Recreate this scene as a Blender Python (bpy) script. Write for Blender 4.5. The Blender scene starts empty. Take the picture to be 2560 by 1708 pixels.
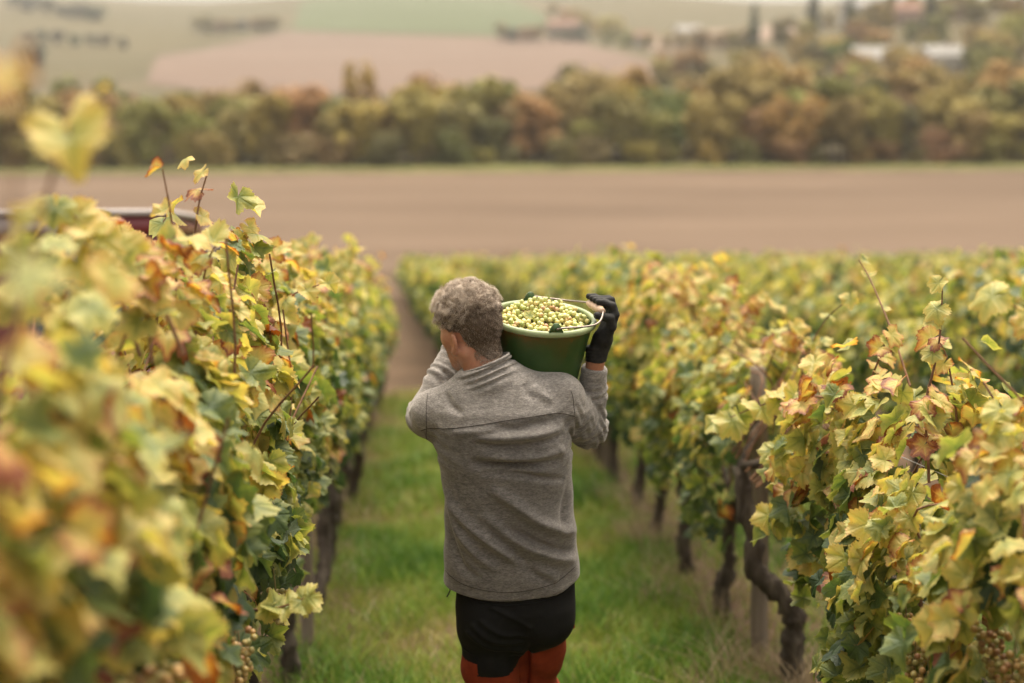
import bpy, bmesh, math, random
import numpy as np
from mathutils import Vector, Matrix, Euler
from mathutils.bvhtree import BVHTree

rng = np.random.default_rng(11)
random.seed(11)
SC = bpy.context.scene
COL = SC.collection
R = math.radians

# ------------------------------------------------------------------ camera
cam_data = bpy.data.cameras.new("camera")
cam = bpy.data.objects.new("camera", cam_data)
COL.objects.link(cam)
cam.location = (0.0, 0.0, 1.88)
cam.rotation_euler = (R(90.0 - 11.49), 0.0, R(-3.16))
cam_data.sensor_width = 36.0
cam_data.lens = 50.0
cam_data.clip_start = 0.05
cam_data.clip_end = 6000.0
cam_data.dof.use_dof = True
cam_data.dof.focus_distance = 4.06
cam_data.dof.aperture_fstop = 1.32
cam_data.dof.aperture_blades = 0
SC.camera = cam

# ------------------------------------------------------------------ sky, sun, exposure
SUN_EL, SUN_AZ = 70.0, 12.0          # azimuth measured from +Y towards +X
world = bpy.data.worlds.new("World")
SC.world = world
world.use_nodes = True
wn, wl = world.node_tree.nodes, world.node_tree.links
wn.clear()
sky = wn.new("ShaderNodeTexSky"); sky.sky_type = 'NISHITA'
sky.sun_disc = False
sky.sun_elevation = R(SUN_EL); sky.sun_rotation = R(SUN_AZ)
sky.air_density = 1.0; sky.dust_density = 4.0; sky.ozone_density = 1.0
hsv = wn.new("ShaderNodeHueSaturation"); hsv.inputs['Saturation'].default_value = 0.16
tint = wn.new("ShaderNodeMix"); tint.data_type = 'RGBA'; tint.blend_type = 'MULTIPLY'
tint.inputs[0].default_value = 1.0
tint.inputs[7].default_value = (1.0, 0.93, 0.80, 1)
bg = wn.new("ShaderNodeBackground"); bg.inputs['Strength'].default_value = 0.085
wo = wn.new("ShaderNodeOutputWorld")
wl.new(sky.outputs[0], hsv.inputs['Color']); wl.new(hsv.outputs[0], tint.inputs[6])
wl.new(tint.outputs[2], bg.inputs[0]); wl.new(bg.outputs[0], wo.inputs[0])

sun_data = bpy.data.lights.new("sun", 'SUN')
sun_data.energy = 1.5; sun_data.angle = R(48.0); sun_data.color = (1.0, 0.91, 0.77)
sun = bpy.data.objects.new("sun", sun_data); COL.objects.link(sun)
sdir = Vector((math.sin(R(SUN_AZ)) * math.cos(R(SUN_EL)), math.cos(R(SUN_AZ)) * math.cos(R(SUN_EL)), math.sin(R(SUN_EL))))
sun.rotation_euler = (-sdir).to_track_quat('-Z', 'Y').to_euler()
sun.location = (0, 0, 30)

SC.view_settings.view_transform = 'Standard'
SC.view_settings.look = 'None'
SC.view_settings.exposure = 2.02
SC.view_settings.gamma = 1.0
SC.view_settings.use_curve_mapping = False
SC.cycles.use_denoising = True
SC.cycles.max_bounces = 7
SC.cycles.diffuse_bounces = 3
SC.cycles.glossy_bounces = 2
SC.cycles.transmission_bounces = 4
SC.cycles.transparent_max_bounces = 6
SC.cycles.sample_clamp_indirect = 6.0
SC.cycles.use_adaptive_sampling = True

# ------------------------------------------------------------------ helpers
def tag(o, label=None, cat=None, group=None, kind=None):
    if label: o["label"] = label
    if cat: o["category"] = cat
    if group: o["group"] = group
    if kind: o["kind"] = kind
    return o

def empty(name, loc=(0, 0, 0), rz=0.0):
    o = bpy.data.objects.new(name, None)
    o.empty_display_size = 0.1
    o.location = loc; o.rotation_euler = (0, 0, rz)
    COL.objects.link(o)
    return o

def link(name, me, parent=None, mat=None, loc=None):
    o = bpy.data.objects.new(name, me)
    if mat is not None and len(me.materials) == 0:
        me.materials.append(mat)
    if parent is not None: o.parent = parent
    if loc is not None: o.location = loc
    COL.objects.link(o)
    return o

def mesh_np(name, V, F, mat=None, smooth=True, attrs=None, midx=None):
    """fast mesh from a vertex array and a face array (all tris or all quads)"""
    V = np.asarray(V, np.float32); F = np.asarray(F, np.int32)
    me = bpy.data.meshes.new(name)
    n, k = F.shape
    me.vertices.add(len(V)); me.vertices.foreach_set("co", V.ravel())
    me.loops.add(n * k); me.loops.foreach_set("vertex_index", F.ravel())
    me.polygons.add(n)
    me.polygons.foreach_set("loop_start", np.arange(0, n * k, k, dtype=np.int32))
    me.polygons.foreach_set("use_smooth", np.full(n, bool(smooth)))
    if midx is not None: me.polygons.foreach_set("material_index", np.asarray(midx, np.int32))
    if attrs:
        for an, arr in attrs.items():
            a = me.attributes.new(an, 'FLOAT_COLOR', 'POINT')
            a.data.foreach_set("color", np.asarray(arr, np.float32).ravel())
    me.update(calc_edges=True)
    if mat is not None:
        for m in (mat if isinstance(mat, (list, tuple)) else [mat]): me.materials.append(m)
    return me

def bm_mesh(name, bm, mat=None, smooth=False):
    me = bpy.data.meshes.new(name)
    bmesh.ops.recalc_face_normals(bm, faces=bm.faces[:])
    for f in bm.faces: f.smooth = smooth
    bm.to_mesh(me); bm.free()
    if mat is not None: me.materials.append(mat)
    return me

def box_bm(bm, x0, x1, y0, y1, z0, z1, bevel=0.0, M=None):
    r = bmesh.ops.create_cube(bm, size=1.0)
    vs = r['verts']
    for v in vs:
        v.co = Vector(((x0 + x1) / 2 + v.co.x * (x1 - x0), (y0 + y1) / 2 + v.co.y * (y1 - y0), (z0 + z1) / 2 + v.co.z * (z1 - z0)))
    if bevel > 0:
        es = list({e for v in vs for e in v.link_edges})
        rr = bmesh.ops.bevel(bm, geom=es, offset=bevel, segments=3, profile=0.5, affect='EDGES')
        vs = list({v for f in rr['faces'] for v in f.verts} | {v for v in vs if v.is_valid})
    if M is not None:
        bmesh.ops.transform(bm, matrix=M, verts=[v for v in vs if v.is_valid])

def tube_np(pts, rad, sides=8, cap=True, jitter=0.0, rg=None):
    """tube along a polyline; returns V, F(tris)"""
    P = np.asarray(pts, float); n = len(P)
    rad = np.full(n, rad, float) if np.isscalar(rad) else np.asarray(rad, float)
    T = np.gradient(P, axis=0); T /= np.linalg.norm(T, axis=1)[:, None] + 1e-9
    up = np.array([0., 0, 1]) if abs(T[0, 2]) < 0.9 else np.array([1., 0, 0])
    V = []
    u = np.cross(T[0], up); u /= np.linalg.norm(u)
    for i in range(n):
        u = u - T[i] * (u @ T[i]); u /= np.linalg.norm(u) + 1e-9
        w = np.cross(T[i], u)
        a = np.arange(sides) / sides * 2 * np.pi
        rr = rad[i] * (1 + (rg.uniform(-jitter, jitter, sides) if jitter and rg is not None else 0))
        V.append(P[i] + (np.cos(a) * rr)[:, None] * u + (np.sin(a) * rr)[:, None] * w)
    V = np.concatenate(V)
    F = []
    for i in range(n - 1):
        for j in range(sides):
            a, b = i * sides + j, i * sides + (j + 1) % sides
            c, d = a + sides, b + sides
            F += [(a, b, d), (a, d, c)]
    if cap:
        V = np.concatenate([V, P[:1], P[-1:]])
        c0, c1 = len(V) - 2, len(V) - 1
        for j in range(sides):
            F.append((c0, (j + 1) % sides, j))
            F.append((c1, (n - 1) * sides + j, (n - 1) * sides + (j + 1) % sides))
    return V, np.array(F, np.int32)

def smooth_path(pts, m=6):
    """Catmull-Rom resampling"""
    P = np.asarray(pts, float)
    Q = np.vstack([2 * P[0] - P[1], P, 2 * P[-1] - P[-2]])
    out = []
    for i in range(1, len(Q) - 2):
        for t in np.linspace(0, 1, m, endpoint=False):
            a, b, c, d = Q[i - 1], Q[i], Q[i + 1], Q[i + 2]
            out.append(0.5 * (2 * b + (c - a) * t + (2 * a - 5 * b + 4 * c - d) * t * t + (3 * b - a - 3 * c + d) * t ** 3))
    out.append(P[-1])
    return np.array(out)

def join_np(parts):
    Vs, Fs, o = [], [], 0
    for V, F in parts:
        Vs.append(V); Fs.append(np.asarray(F) + o); o += len(V)
    return np.concatenate(Vs), np.concatenate(Fs)

# ------------------------------------------------------------------ materials
def new_mat(name):
    m = bpy.data.materials.new(name); m.use_nodes = True
    nt = m.node_tree; nt.nodes.clear()
    out = nt.nodes.new("ShaderNodeOutputMaterial")
    return m, nt, out

def N(nt, typ, **kw):
    n = nt.nodes.new(typ)
    for k, v in kw.items():
        if k.startswith('_'): setattr(n, k[1:], v)
        else: n.inputs[k].default_value = v
    return n

def ramp(nt, stops, fac=None, interp='LINEAR'):
    r = nt.nodes.new("ShaderNodeValToRGB"); r.color_ramp.interpolation = interp
    el = r.color_ramp.elements
    while len(el) < len(stops): el.new(0.5)
    for e, (p, c) in zip(el, stops):
        e.position = p; e.color = (*c, 1) if len(c) == 3 else c
    if fac is not None: nt.links.new(fac, r.inputs[0])
    return r

def noise_mat(name, stops, scale=5.0, detail=5.0, rough=0.8, spec=0.3, bump=0.0, bscale=None, stretch=(1, 1, 1), coord='Object', metallic=0.0, sheen=0.0, bdist=0.01):
    m, nt, out = new_mat(name)
    tc = N(nt, "ShaderNodeTexCoord")
    mp = N(nt, "ShaderNodeMapping"); mp.inputs['Scale'].default_value = stretch
    nt.links.new(tc.outputs[coord], mp.inputs[0])
    nz = N(nt, "ShaderNodeTexNoise", Scale=scale, Detail=detail, Roughness=0.6)
    nt.links.new(mp.outputs[0], nz.inputs['Vector'])
    r = ramp(nt, stops, nz.outputs['Fac'])
    p = N(nt, "ShaderNodeBsdfPrincipled", Roughness=rough, Metallic=metallic)
    p.inputs['Specular IOR Level'].default_value = spec
    if sheen: p.inputs['Sheen Weight'].default_value = sheen
    nt.links.new(r.outputs[0], p.inputs['Base Color'])
    if bump > 0:
        nb = N(nt, "ShaderNodeTexNoise", Scale=bscale or scale * 3, Detail=6.0, Roughness=0.65)
        nt.links.new(mp.outputs[0], nb.inputs['Vector'])
        b = N(nt, "ShaderNodeBump", Strength=bump, Distance=bdist)
        nt.links.new(nb.outputs['Fac'], b.inputs['Height']); nt.links.new(b.outputs[0], p.inputs['Normal'])
    nt.links.new(p.outputs[0], out.inputs[0])
    return m

def leaf_material(name):
    """vine leaf; attribute lf = (age, edge distance, random, size), luv = leaf plane coordinates"""
    m, nt, out = new_mat(name); L = nt.links
    at = N(nt, "ShaderNodeAttribute", _attribute_name="lf")
    uv = N(nt, "ShaderNodeAttribute", _attribute_name="luv")
    sep = N(nt, "ShaderNodeSeparateColor"); L.new(at.outputs['Color'], sep.inputs[0])
    age, edge, rnd = sep.outputs[0], sep.outputs[1], sep.outputs[2]
    oi = N(nt, "ShaderNodeObjectInfo")
    # texture coordinate = leaf plane + random offset
    off = N(nt, "ShaderNodeVectorMath", _operation='MULTIPLY_ADD')
    cmb = N(nt, "ShaderNodeCombineXYZ")
    L.new(rnd, cmb.inputs[0]); L.new(oi.outputs['Random'], cmb.inputs[1]); L.new(rnd, cmb.inputs[2])
    L.new(cmb.outputs[0], off.inputs[0]); off.inputs[1].default_value = (37, 53, 19)
    L.new(uv.outputs['Vector'], off.inputs[2])
    n1 = N(nt, "ShaderNodeTexNoise", Scale=3.2, Detail=3.0, Roughness=0.6); L.new(off.outputs[0], n1.inputs['Vector'])
    n2 = N(nt, "ShaderNodeTexNoise", Scale=15.0, Detail=3.0, Roughness=0.6); L.new(off.outputs[0], n2.inputs['Vector'])
    def M(op, a, b, clamp=False):
        x = N(nt, "ShaderNodeMath", _operation=op); x.use_clamp = clamp
        for i, v in enumerate((a, b)):
            if isinstance(v, (int, float)): x.inputs[i].default_value = v
            else: L.new(v, x.inputs[i])
        return x.outputs[0]
    # veins
    sp = N(nt, "ShaderNodeSeparateXYZ"); L.new(uv.outputs['Vector'], sp.inputs[0])
    th = M('ARCTAN2', sp.outputs[0], sp.outputs[1])
    rr = N(nt, "ShaderNodeVectorMath", _operation='LENGTH'); L.new(uv.outputs['Vector'], rr.inputs[0])
    vd = M('MULTIPLY', M('ABSOLUTE', M('SINE', M('MULTIPLY', th, 3.46), 0.0), 0.0), rr.outputs['Value'])
    vein = M('SUBTRACT', 1.0, M('MULTIPLY', vd, 7.0), True)
    # ageing runs in from the edge, the veins stay green longest
    e2 = M('MULTIPLY', M('POWER', edge, 2.0), 0.30)
    a1 = M('ADD', age, M('MULTIPLY', e2, M('MULTIPLY', age, 1.6, True)))
    a2 = M('ADD', a1, M('MULTIPLY', M('SUBTRACT', n1.outputs['Fac'], 0.5), 0.36))
    a3 = M('SUBTRACT', a2, M('MULTIPLY', vein, 0.07), True)
    cr = ramp(nt, [(0.0, (0.030, 0.058, 0.022)), (0.20, (0.080, 0.126, 0.034)), (0.36, (0.205, 0.235, 0.055)),
                   (0.52, (0.430, 0.405, 0.110)), (0.76, (0.620, 0.465, 0.140)), (0.91, (0.510, 0.245, 0.085)), (1.0, (0.25, 0.080, 0.036))], a3)
    # brown scorched margins and spots
    br = M('ADD', M('MULTIPLY', M('POWER', edge, 3.0), 0.26), M('ADD', n2.outputs['Fac'], M('MULTIPLY', age, 0.42)))
    brm = N(nt, "ShaderNodeMapRange", _interpolation_type='SMOOTHSTEP'); L.new(br, brm.inputs[0])
    brm.inputs[1].default_value = 1.03; brm.inputs[2].default_value = 1.10
    mixb = N(nt, "ShaderNodeMix", _data_type='RGBA'); L.new(brm.outputs[0], mixb.inputs[0])
    L.new(cr.outputs[0], mixb.inputs[6]); mixb.inputs[7].default_value = (0.21, 0.072, 0.028, 1)
    # paler underside
    geo = N(nt, "ShaderNodeNewGeometry")
    pale = N(nt, "ShaderNodeMix", _data_type='RGBA'); L.new(M('MULTIPLY', geo.outputs['Backfacing'], 0.35), pale.inputs[0])
    L.new(mixb.outputs[2], pale.inputs[6]); pale.inputs[7].default_value = (0.27, 0.31, 0.19, 1)
    p = N(nt, "ShaderNodeBsdfPrincipled", Roughness=0.46); p.inputs['Specular IOR Level'].default_value = 0.55
    L.new(pale.outputs[2], p.inputs['Base Color'])
    bmp = N(nt, "ShaderNodeBump", Strength=0.5, Distance=0.004)
    L.new(M('ADD', M('MULTIPLY', vein, -0.7), M('MULTIPLY', n2.outputs['Fac'], 1.6)), bmp.inputs['Height']); L.new(bmp.outputs[0], p.inputs['Normal'])
    tr = N(nt, "ShaderNodeBsdfTranslucent")
    sat = N(nt, "ShaderNodeHueSaturation", Saturation=1.15, Value=1.25); L.new(mixb.outputs[2], sat.inputs['Color'])
    L.new(sat.outputs[0], tr.inputs[0])
    ms = N(nt, "ShaderNodeMixShader", Fac=0.42); L.new(p.outputs[0], ms.inputs[1]); L.new(tr.outputs[0], ms.inputs[2])
    L.new(ms.outputs[0], out.inputs[0])
    return m

M_LEAF = leaf_material("vine_leaf")
M_BARK = noise_mat("vine_bark", [(0.25, (0.030, 0.022, 0.017)), (0.5, (0.085, 0.065, 0.050)), (0.75, (0.20, 0.165, 0.13))], 22, 6, 0.9, 0.2, 1.0, 46, (1, 1, 0.16), bdist=0.035)
M_CANE = noise_mat("vine_cane", [(0.3, (0.10, 0.045, 0.025)), (0.7, (0.26, 0.14, 0.075))], 30, 3, 0.7, 0.3)
M_POST = noise_mat("weathered_wood", [(0.25, (0.10, 0.075, 0.055)), (0.6, (0.24, 0.19, 0.15)), (0.85, (0.33, 0.28, 0.23))], 14, 6, 0.9, 0.2, 0.7, 30, (1, 1, 0.12))
M_WIRE = noise_mat("galvanised_wire", [(0.3, (0.25, 0.24, 0.23)), (0.7, (0.42, 0.40, 0.38))], 20, 2, 0.45, 0.5, metallic=0.8)

# ------------------------------------------------------------------ terrain
SL = math.tan(R(8.0))
_ys = np.array([-30., 62, 68, 74, 80, 86, 92, 165, 300, 500, 700, 900, 1100, 1300, 1420, 1700])
_sl = lambda t: -SL * 62 - SL * (t - (t * t) / 60.0)
_zs = np.array([SL * 30, -SL * 62] + [_sl(t) for t in (6, 12, 18, 24, 30)] + [_sl(30), _sl(30) + 1.5, _sl(30) + 4.2, _sl(30) + 13.5, _sl(30) + 30, _sl(30) + 48, _sl(30) + 61.5, _sl(30) + 62, _sl(30) + 48])
def height(x, y):
    x = np.asarray(x, float); y = np.asarray(y, float)
    z = np.interp(y, _ys, _zs)
    far = np.clip((y - 165) / 120, 0, 1)
    z = z + far * 21 * np.exp(-((x - 190) / 105) ** 2 - ((y - 480) / 165) ** 2)
    z = z + far * np.clip((y - 500) / 400, 0, 1) * (3.5 * np.sin(x / 95.0 + 0.8) + 2.0 * np.sin(x / 41.0 + y / 130.0))
    return z

def sheet(name, xs, ys, mat, dz=0.0, rough=0.0):
    X, Y = np.meshgrid(xs, ys)
    Z = height(X, Y) + dz
    if rough: Z = Z + rough * rng.normal(size=Z.shape)
    V = np.stack([X, Y, Z], -1).reshape(-1, 3)
    ny, nx = X.shape
    i = np.arange(ny - 1)[:, None] * nx + np.arange(nx - 1)[None, :]
    F = np.stack([i, i + 1, i + nx + 1, i + nx], -1).reshape(-1, 4)
    o = link(name, mesh_np(name, V, F, mat))
    return tag(o, kind="structure")

M_SOIL = noise_mat("vineyard_soil", [(0.25, (0.050, 0.032, 0.020)), (0.5, (0.085, 0.055, 0.034)), (0.75, (0.128, 0.085, 0.055))], 1.1, 9, 0.95, 0.1, 0.8, 9)
M_PLOUGH = noise_mat("ploughed_earth", [(0.30, (0.094, 0.063, 0.043)), (0.5, (0.118, 0.081, 0.056)), (0.70, (0.142, 0.098, 0.069))], 0.06, 8, 0.95, 0.1, 0.5, 2.0, (0.35, 1.6, 1), bdist=0.15)
M_FARGRASS = noise_mat("far_pasture", [(0.30, (0.056, 0.050, 0.024)), (0.5, (0.080, 0.066, 0.033)), (0.7, (0.102, 0.076, 0.045))], 0.009, 8, 0.95, 0.1, stretch=(0.6, 1.8, 1))
M_PINK = noise_mat("pale_stubble", [(0.30, (0.112, 0.076, 0.058)), (0.55, (0.134, 0.091, 0.070)), (0.75, (0.148, 0.103, 0.079))], 0.012, 7, 0.95, 0.1, stretch=(0.5, 2.0, 1))
M_GREENF = noise_mat("winter_crop", [(0.30, (0.058, 0.073, 0.034)), (0.6, (0.073, 0.087, 0.042))], 0.012, 6, 0.95, 0.1, stretch=(0.5, 2.0, 1))
M_OLIVEF = noise_mat("hill_vineyard", [(0.30, (0.062, 0.052, 0.024)), (0.6, (0.084, 0.068, 0.032)), (0.8, (0.104, 0.074, 0.043))], 0.014, 7, 0.95, 0.1, stretch=(0.4, 2.2, 1))
M_TANF = noise_mat("tan_stubble", [(0.30, (0.175, 0.122, 0.090)), (0.7, (0.205, 0.145, 0.108))], 0.015, 6, 0.95, 0.1)
M_VERGE = noise_mat("verge_grass", [(0.3, (0.060, 0.072, 0.022)), (0.6, (0.135, 0.125, 0.045)), (0.8, (0.20, 0.15, 0.08))], 0.6, 5, 0.95, 0.1)

sheet("vineyard_ground", np.concatenate([np.arange(-40, -6, 2.0), np.arange(-6, 8, 0.12), np.arange(8, 60.1, 2.0)]),
      np.concatenate([np.arange(-8, 2, 1.0), np.arange(2, 20, 0.12), np.arange(20, 84.1, 2.0)]), M_SOIL, rough=0.008)
sheet("ploughed_field", np.arange(-160, 200.1, 6), np.arange(82, 156.1, 2.0), M_PLOUGH, dz=0.006)
sheet("grass_verge", np.arange(-160, 200.1, 4), np.arange(154, 164.1, 1.0), M_VERGE, dz=0.05, rough=0.06)
sheet("hillside", np.concatenate([np.arange(-650, -200, 50.), np.arange(-200, 320, 10.), np.arange(320, 841, 40.)]),
      np.concatenate([np.arange(160, 700, 10.), np.arange(700, 1520.1, 20.)]), M_FARGRASS)

def field(name, poly, mat, dz):
    bm = bmesh.new()
    bm.faces.new([bm.verts.new((x, y, 0)) for x, y in poly])
    xs = [p[0] for p in poly]; ys = [p[1] for p in poly]
    for t in np.arange(min(ys) + 9, max(ys), 14):
        bmesh.ops.bisect_plane(bm, geom=bm.verts[:] + bm.edges[:] + bm.faces[:], plane_co=(0, t, 0), plane_no=(0, 1, 0))
    for t in np.arange(min(xs) + 12, max(xs), 24):
        bmesh.ops.bisect_plane(bm, geom=bm.verts[:] + bm.edges[:] + bm.faces[:], plane_co=(t, 0, 0), plane_no=(1, 0, 0))
    for v in bm.verts: v.co.z = float(height(v.co.x, v.co.y)) + dz
    me = bm_mesh(name, bm, mat, True)
    if me.polygons[0].normal.z < 0: me.flip_normals()
    return tag(link(name, me), kind="structure")
field("stubble_field", [(-88.7, 451), (-120, 643), (-108.5, 716), (-84.8, 864), (-21.4, 793), (33.4, 747), (73.4, 720), (73.2, 476), (65.1, 378), (0.8, 345), (-60, 380)], M_PINK, 0.25)
field("crop_field", [(-82.9, 874), (-101.4, 1143), (-100, 1200), (61.2, 1150), (69.6, 932), (66.8, 786), (31.6, 762), (-21.7, 808)], M_GREENF, 0.30)
field("hill_vineyard_plot", [(-200, 400), (-300, 913), (-270, 1061), (-164, 914), (-91.5, 832), (-118.7, 727), (-124, 651), (-104, 533), (-110, 430)], M_OLIVEF, 0.20)
field("upper_vineyard_plot", [(103.6, 1200), (390, 1290), (238, 938), (98.4, 716), (95.8, 819)], M_OLIVEF, 0.20)
field("tan_stubble_field", [(93, 688), (163, 836), (236, 930), (245, 700), (122, 481), (99, 507), (83, 545)], M_TANF, 0.35)


# ------------------------------------------------------------------ vine leaves
def leaf_shape(nang, rings, rg, age, curl, teeth=True):
    """five-lobed vine leaf; petiole at the origin, tip along +y, about 1 unit wide"""
    th = np.linspace(-math.pi * 0.93, math.pi * 0.93, nang)
    lob = np.array([0.0, 0.92, -0.92, 1.86, -1.86]); amp = np.array([0.53, 0.50, 0.50, 0.43, 0.43]) * rg.uniform(0.88, 1.12, 5)
    w = np.array([0.50, 0.50, 0.50, 0.55, 0.55])
    r = 0.49 + 0 * th
    for l, a, ww in zip(lob, amp, w):
        r = np.maximum(r, 0.12 + a * np.exp(-((th - l) / ww) ** 2 * 0.62))
    r = r * (1.0 - 0.25 * np.clip((np.abs(th) - 2.35) / 0.6, 0, 1))
    if teeth: r = r + (0.030 if nang > 40 else 0.02) * (np.where(np.arange(nang) % 2 == 0, 1, -1)) + rg.normal(0, 0.012, nang)
    cx = 0.0
    V = [[0, 0.0, 0]]; E = [0.0]
    for f in rings:
        for t, q in zip(th, r):
            V.append([math.sin(t) * q * f, math.cos(t) * q * f, 0]); E.append(f)
    V = np.array(V); E = np.array(E)
    F = []
    for j in range(nang - 1): F.append((0, 1 + j, 2 + j))
    for k in range(len(rings) - 1):
        a0, b0 = 1 + k * nang, 1 + (k + 1) * nang
        for j in range(nang - 1):
            F += [(a0 + j, b0 + j, b0 + j + 1), (a0 + j, b0 + j + 1, a0 + j + 1)]
    F = np.array(F)[:, ::-1]
    luv = V.copy()
    x, y = V[:, 0], V[:, 1]; rad = np.hypot(x, y)
    ang = np.arctan2(x, y)
    ph = rg.uniform(0, 6.28, 4)
    z = rg.uniform(-0.15, 0.75) * np.abs(x) - (0.15 + curl) * rad ** 2 * rg.uniform(0.2, 1.3)
    z += 0.10 * rad * np.abs(np.sin(ang * 1.73)) - 0.05
    z += (0.16 + 0.30 * curl) * rad ** 2 * np.sin(rg.choice([2, 3, 4]) * ang + ph[0]) + 0.10 * rad ** 2 * np.sin(7 * ang + ph[3]) + 0.05 * curl * np.sin(9 * x + ph[1]) * rad + 0.05 * np.sin(7 * y + ph[2]) * rad
    V = V.copy(); V[:, 2] = z
    if curl > 0.5:                       # dried leaves roll up
        k = (curl - 0.3) * 1.8
        V[:, 0] = np.sin(x * k) / k * 0.95; V[:, 2] += (1 - np.cos(x * k)) / k
    return V, F, E, luv

def leaf_pool(n, nang, rings, seed, teeth=True):
    rg = np.random.default_rng(seed); pool = []
    for i in range(n):
        age = (i + 0.5) / n
        curl = np.clip(rg.uniform(0.05, 0.4) + (0.45 * rg.random() if age > 0.6 else 0) + (0.35 if age > 0.9 else 0), 0, 1.1)
        V, F, E, luv = leaf_shape(nang, rings, rg, age, curl, teeth)
        a = np.stack([np.full(len(V), age), E, np.full(len(V), rg.random()), np.ones(len(V))], 1)
        pool.append((V, F, a, luv))
    return pool

P_HI = leaf_pool(56, 51, (0.38, 0.72, 1.0), 1)
P_MID = leaf_pool(40, 17, (0.55, 1.0), 2)
P_LOW = leaf_pool(40, 9, (1.0,), 3, False)

def pad4(a3): return np.concatenate([a3, np.ones((len(a3), 1))], 1)

HI_MESH = []
for i, (V, F, a, luv) in enumerate(P_HI):
    HI_MESH.append(mesh_np("leaf", V, F, M_LEAF, True, {"lf": a, "luv": pad4(luv)}))

def frames(nrm, tip):
    nrm = nrm / np.linalg.norm(nrm, axis=1)[:, None]
    tip = tip - nrm * np.sum(tip * nrm, 1)[:, None]
    tip /= np.linalg.norm(tip, axis=1)[:, None] + 1e-9
    side = np.cross(tip, nrm)
    return np.stack([side, tip, nrm], 2)     # columns

def leaves_joined(pool, pos, Rm, size, age):
    """one mesh array of many leaves"""
    idx = np.clip((age * len(pool) + rng.normal(0, 0.8, len(age))).astype(int), 0, len(pool) - 1)
    Vs, Fs, As, Us, o = [], [], [], [], 0
    for k in range(len(pool)):
        sel = np.nonzero(idx == k)[0]
        if len(sel) == 0: continue
        V, F, a, luv = pool[k]
        W = np.einsum('nij,vj->nvi', Rm[sel] * size[sel][:, None, None], V) + pos[sel][:, None, :]
        n, v = W.shape[:2]
        Vs.append(W.reshape(-1, 3))
        Fs.append((F[None] + (np.arange(n) * v)[:, None, None] + o).reshape(-1, 3)); o += n * v
        A = np.repeat(a[None], n, 0)
        A[:, :, 2] = rng.random(n)[:, None]; A[:, :, 0] = age[sel][:, None]
        As.append(A.reshape(-1, 4)); Us.append(np.repeat(pad4(luv)[None], n, 0).reshape(-1, 4))
    return np.concatenate(Vs), np.concatenate(Fs), {"lf": np.clip(np.concatenate(As), 0, 1), "luv": np.concatenate(Us)}

def canopy(n, zl, zt, thick, half, rg, bias=0.0, warm=0.0):
    """leaf positions of one vine in local coordinates (x across the row, y along it)"""
    side = np.where(rg.random(n) < 0.5 + bias, 1.0, -1.0)
    h = rg.beta(1.15, 1.0, n)
    top = zt + 0.10 * np.sin(rg.uniform(0, 6)) + rg.normal(0, 0.05, n)
    y = rg.uniform(-half, half, n)
    top = top + 0.11 * np.sin(y * 5 + rg.uniform(0, 6)) + 0.05 * np.sin(y * 17 + rg.uniform(0, 6))
    low = zl + 0.12 * np.sin(y * 6.5 + rg.uniform(0, 6)) + 0.08 * np.sin(y * 13 + rg.uniform(0, 6))
    z = low + (top - low) * h
    w = thick * (0.62 + 0.55 * np.sin(np.clip(h, 0, 1) * math.pi * 0.85 + 0.25)) * (1 + 0.22 * np.sin(y * 7 + 3 * h + rg.uniform(0, 6)))
    u = np.abs(rg.beta(3.2, 1.1, n))
    x = side * w * u + rg.normal(0, 0.02, n)
    pos = np.stack([x, y, z], 1)
    upw = 0.45 + 1.0 * np.clip(h - 0.6, 0, 1) * 2.2
    nrm = np.stack([side * rg.uniform(0.55, 1.1, n), rg.normal(0, 0.6, n), upw + rg.normal(0, 0.5, n)], 1)
    tip = np.stack([side * 0.35 + rg.normal(0, 0.4, n), rg.normal(0, 0.55, n), np.full(n, -0.9) + rg.normal(0, 0.3, n)], 1)
    size = rg.uniform(0.062, 0.106, n) * (1 - 0.25 * np.clip(h - 0.8, 0, 1) * 3)
    age = 0.07 + 0.34 * h ** 1.2 + warm + rg.normal(0, 0.15, n) + 0.05 * u
    age = np.where(rg.random(n) < 0.035, rg.uniform(0.72, 0.98, n), age)
    return pos, frames(nrm, tip), size, np.clip(age, 0.02, 0.99), h, u, side

def gz(x, y): return float(height(x, y))

def vine_trunk(rg, hgt=0.75, lean=0.12, r0=0.035):
    n = 7
    t = np.linspace(0, 1, n)
    P = np.stack([rg.normal(0, 0.028, n).cumsum() * 0.7, lean * t + rg.normal(0, 0.035, n).cumsum() * 0.6, -0.06 + t * (hgt + 0.06)], 1)
    P = smooth_path(P, 5)
    rad = r0 * (1.25 - 0.45 * np.linspace(0, 1, len(P))) * rg.uniform(0.82, 1.2, len(P))
    return tube_np(P, rad, 9, True, 0.26, rg), P[-1]

def cane_paths(rg, base, zt, half, n):
    out = []
    for i in range(n):
        y0 = rg.uniform(-half, half)
        sx = rg.choice([-1, 1]) * rg.uniform(0.03, 0.22)
        top = zt + rg.uniform(-0.25, 0.12)
        P = [[base[0], base[1] * 0.3 + y0 * 0.5, base[2]], [sx * 0.5, y0, base[2] + 0.3], [sx, y0 + rg.normal(0, 0.08), (base[2] + top) / 2 + 0.2], [sx * 1.1 + rg.normal(0, 0.07), y0 + rg.normal(0, 0.15), top]]
        out.append(smooth_path(P, 4))
    return out

def arch_shoot(x, y, z0, dx, dy, dz, bend, rg):
    """free shoot rising out of the canopy with a few leaves; returns path"""
    P = [[x, y, z0], [x + dx * 0.3, y + dy * 0.3, z0 + dz * 0.45], [x + dx * 0.65, y + dy * 0.65, z0 + dz * 0.82], [x + dx + bend, y + dy, z0 + dz]]
    return smooth_path(P, 5)

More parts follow.
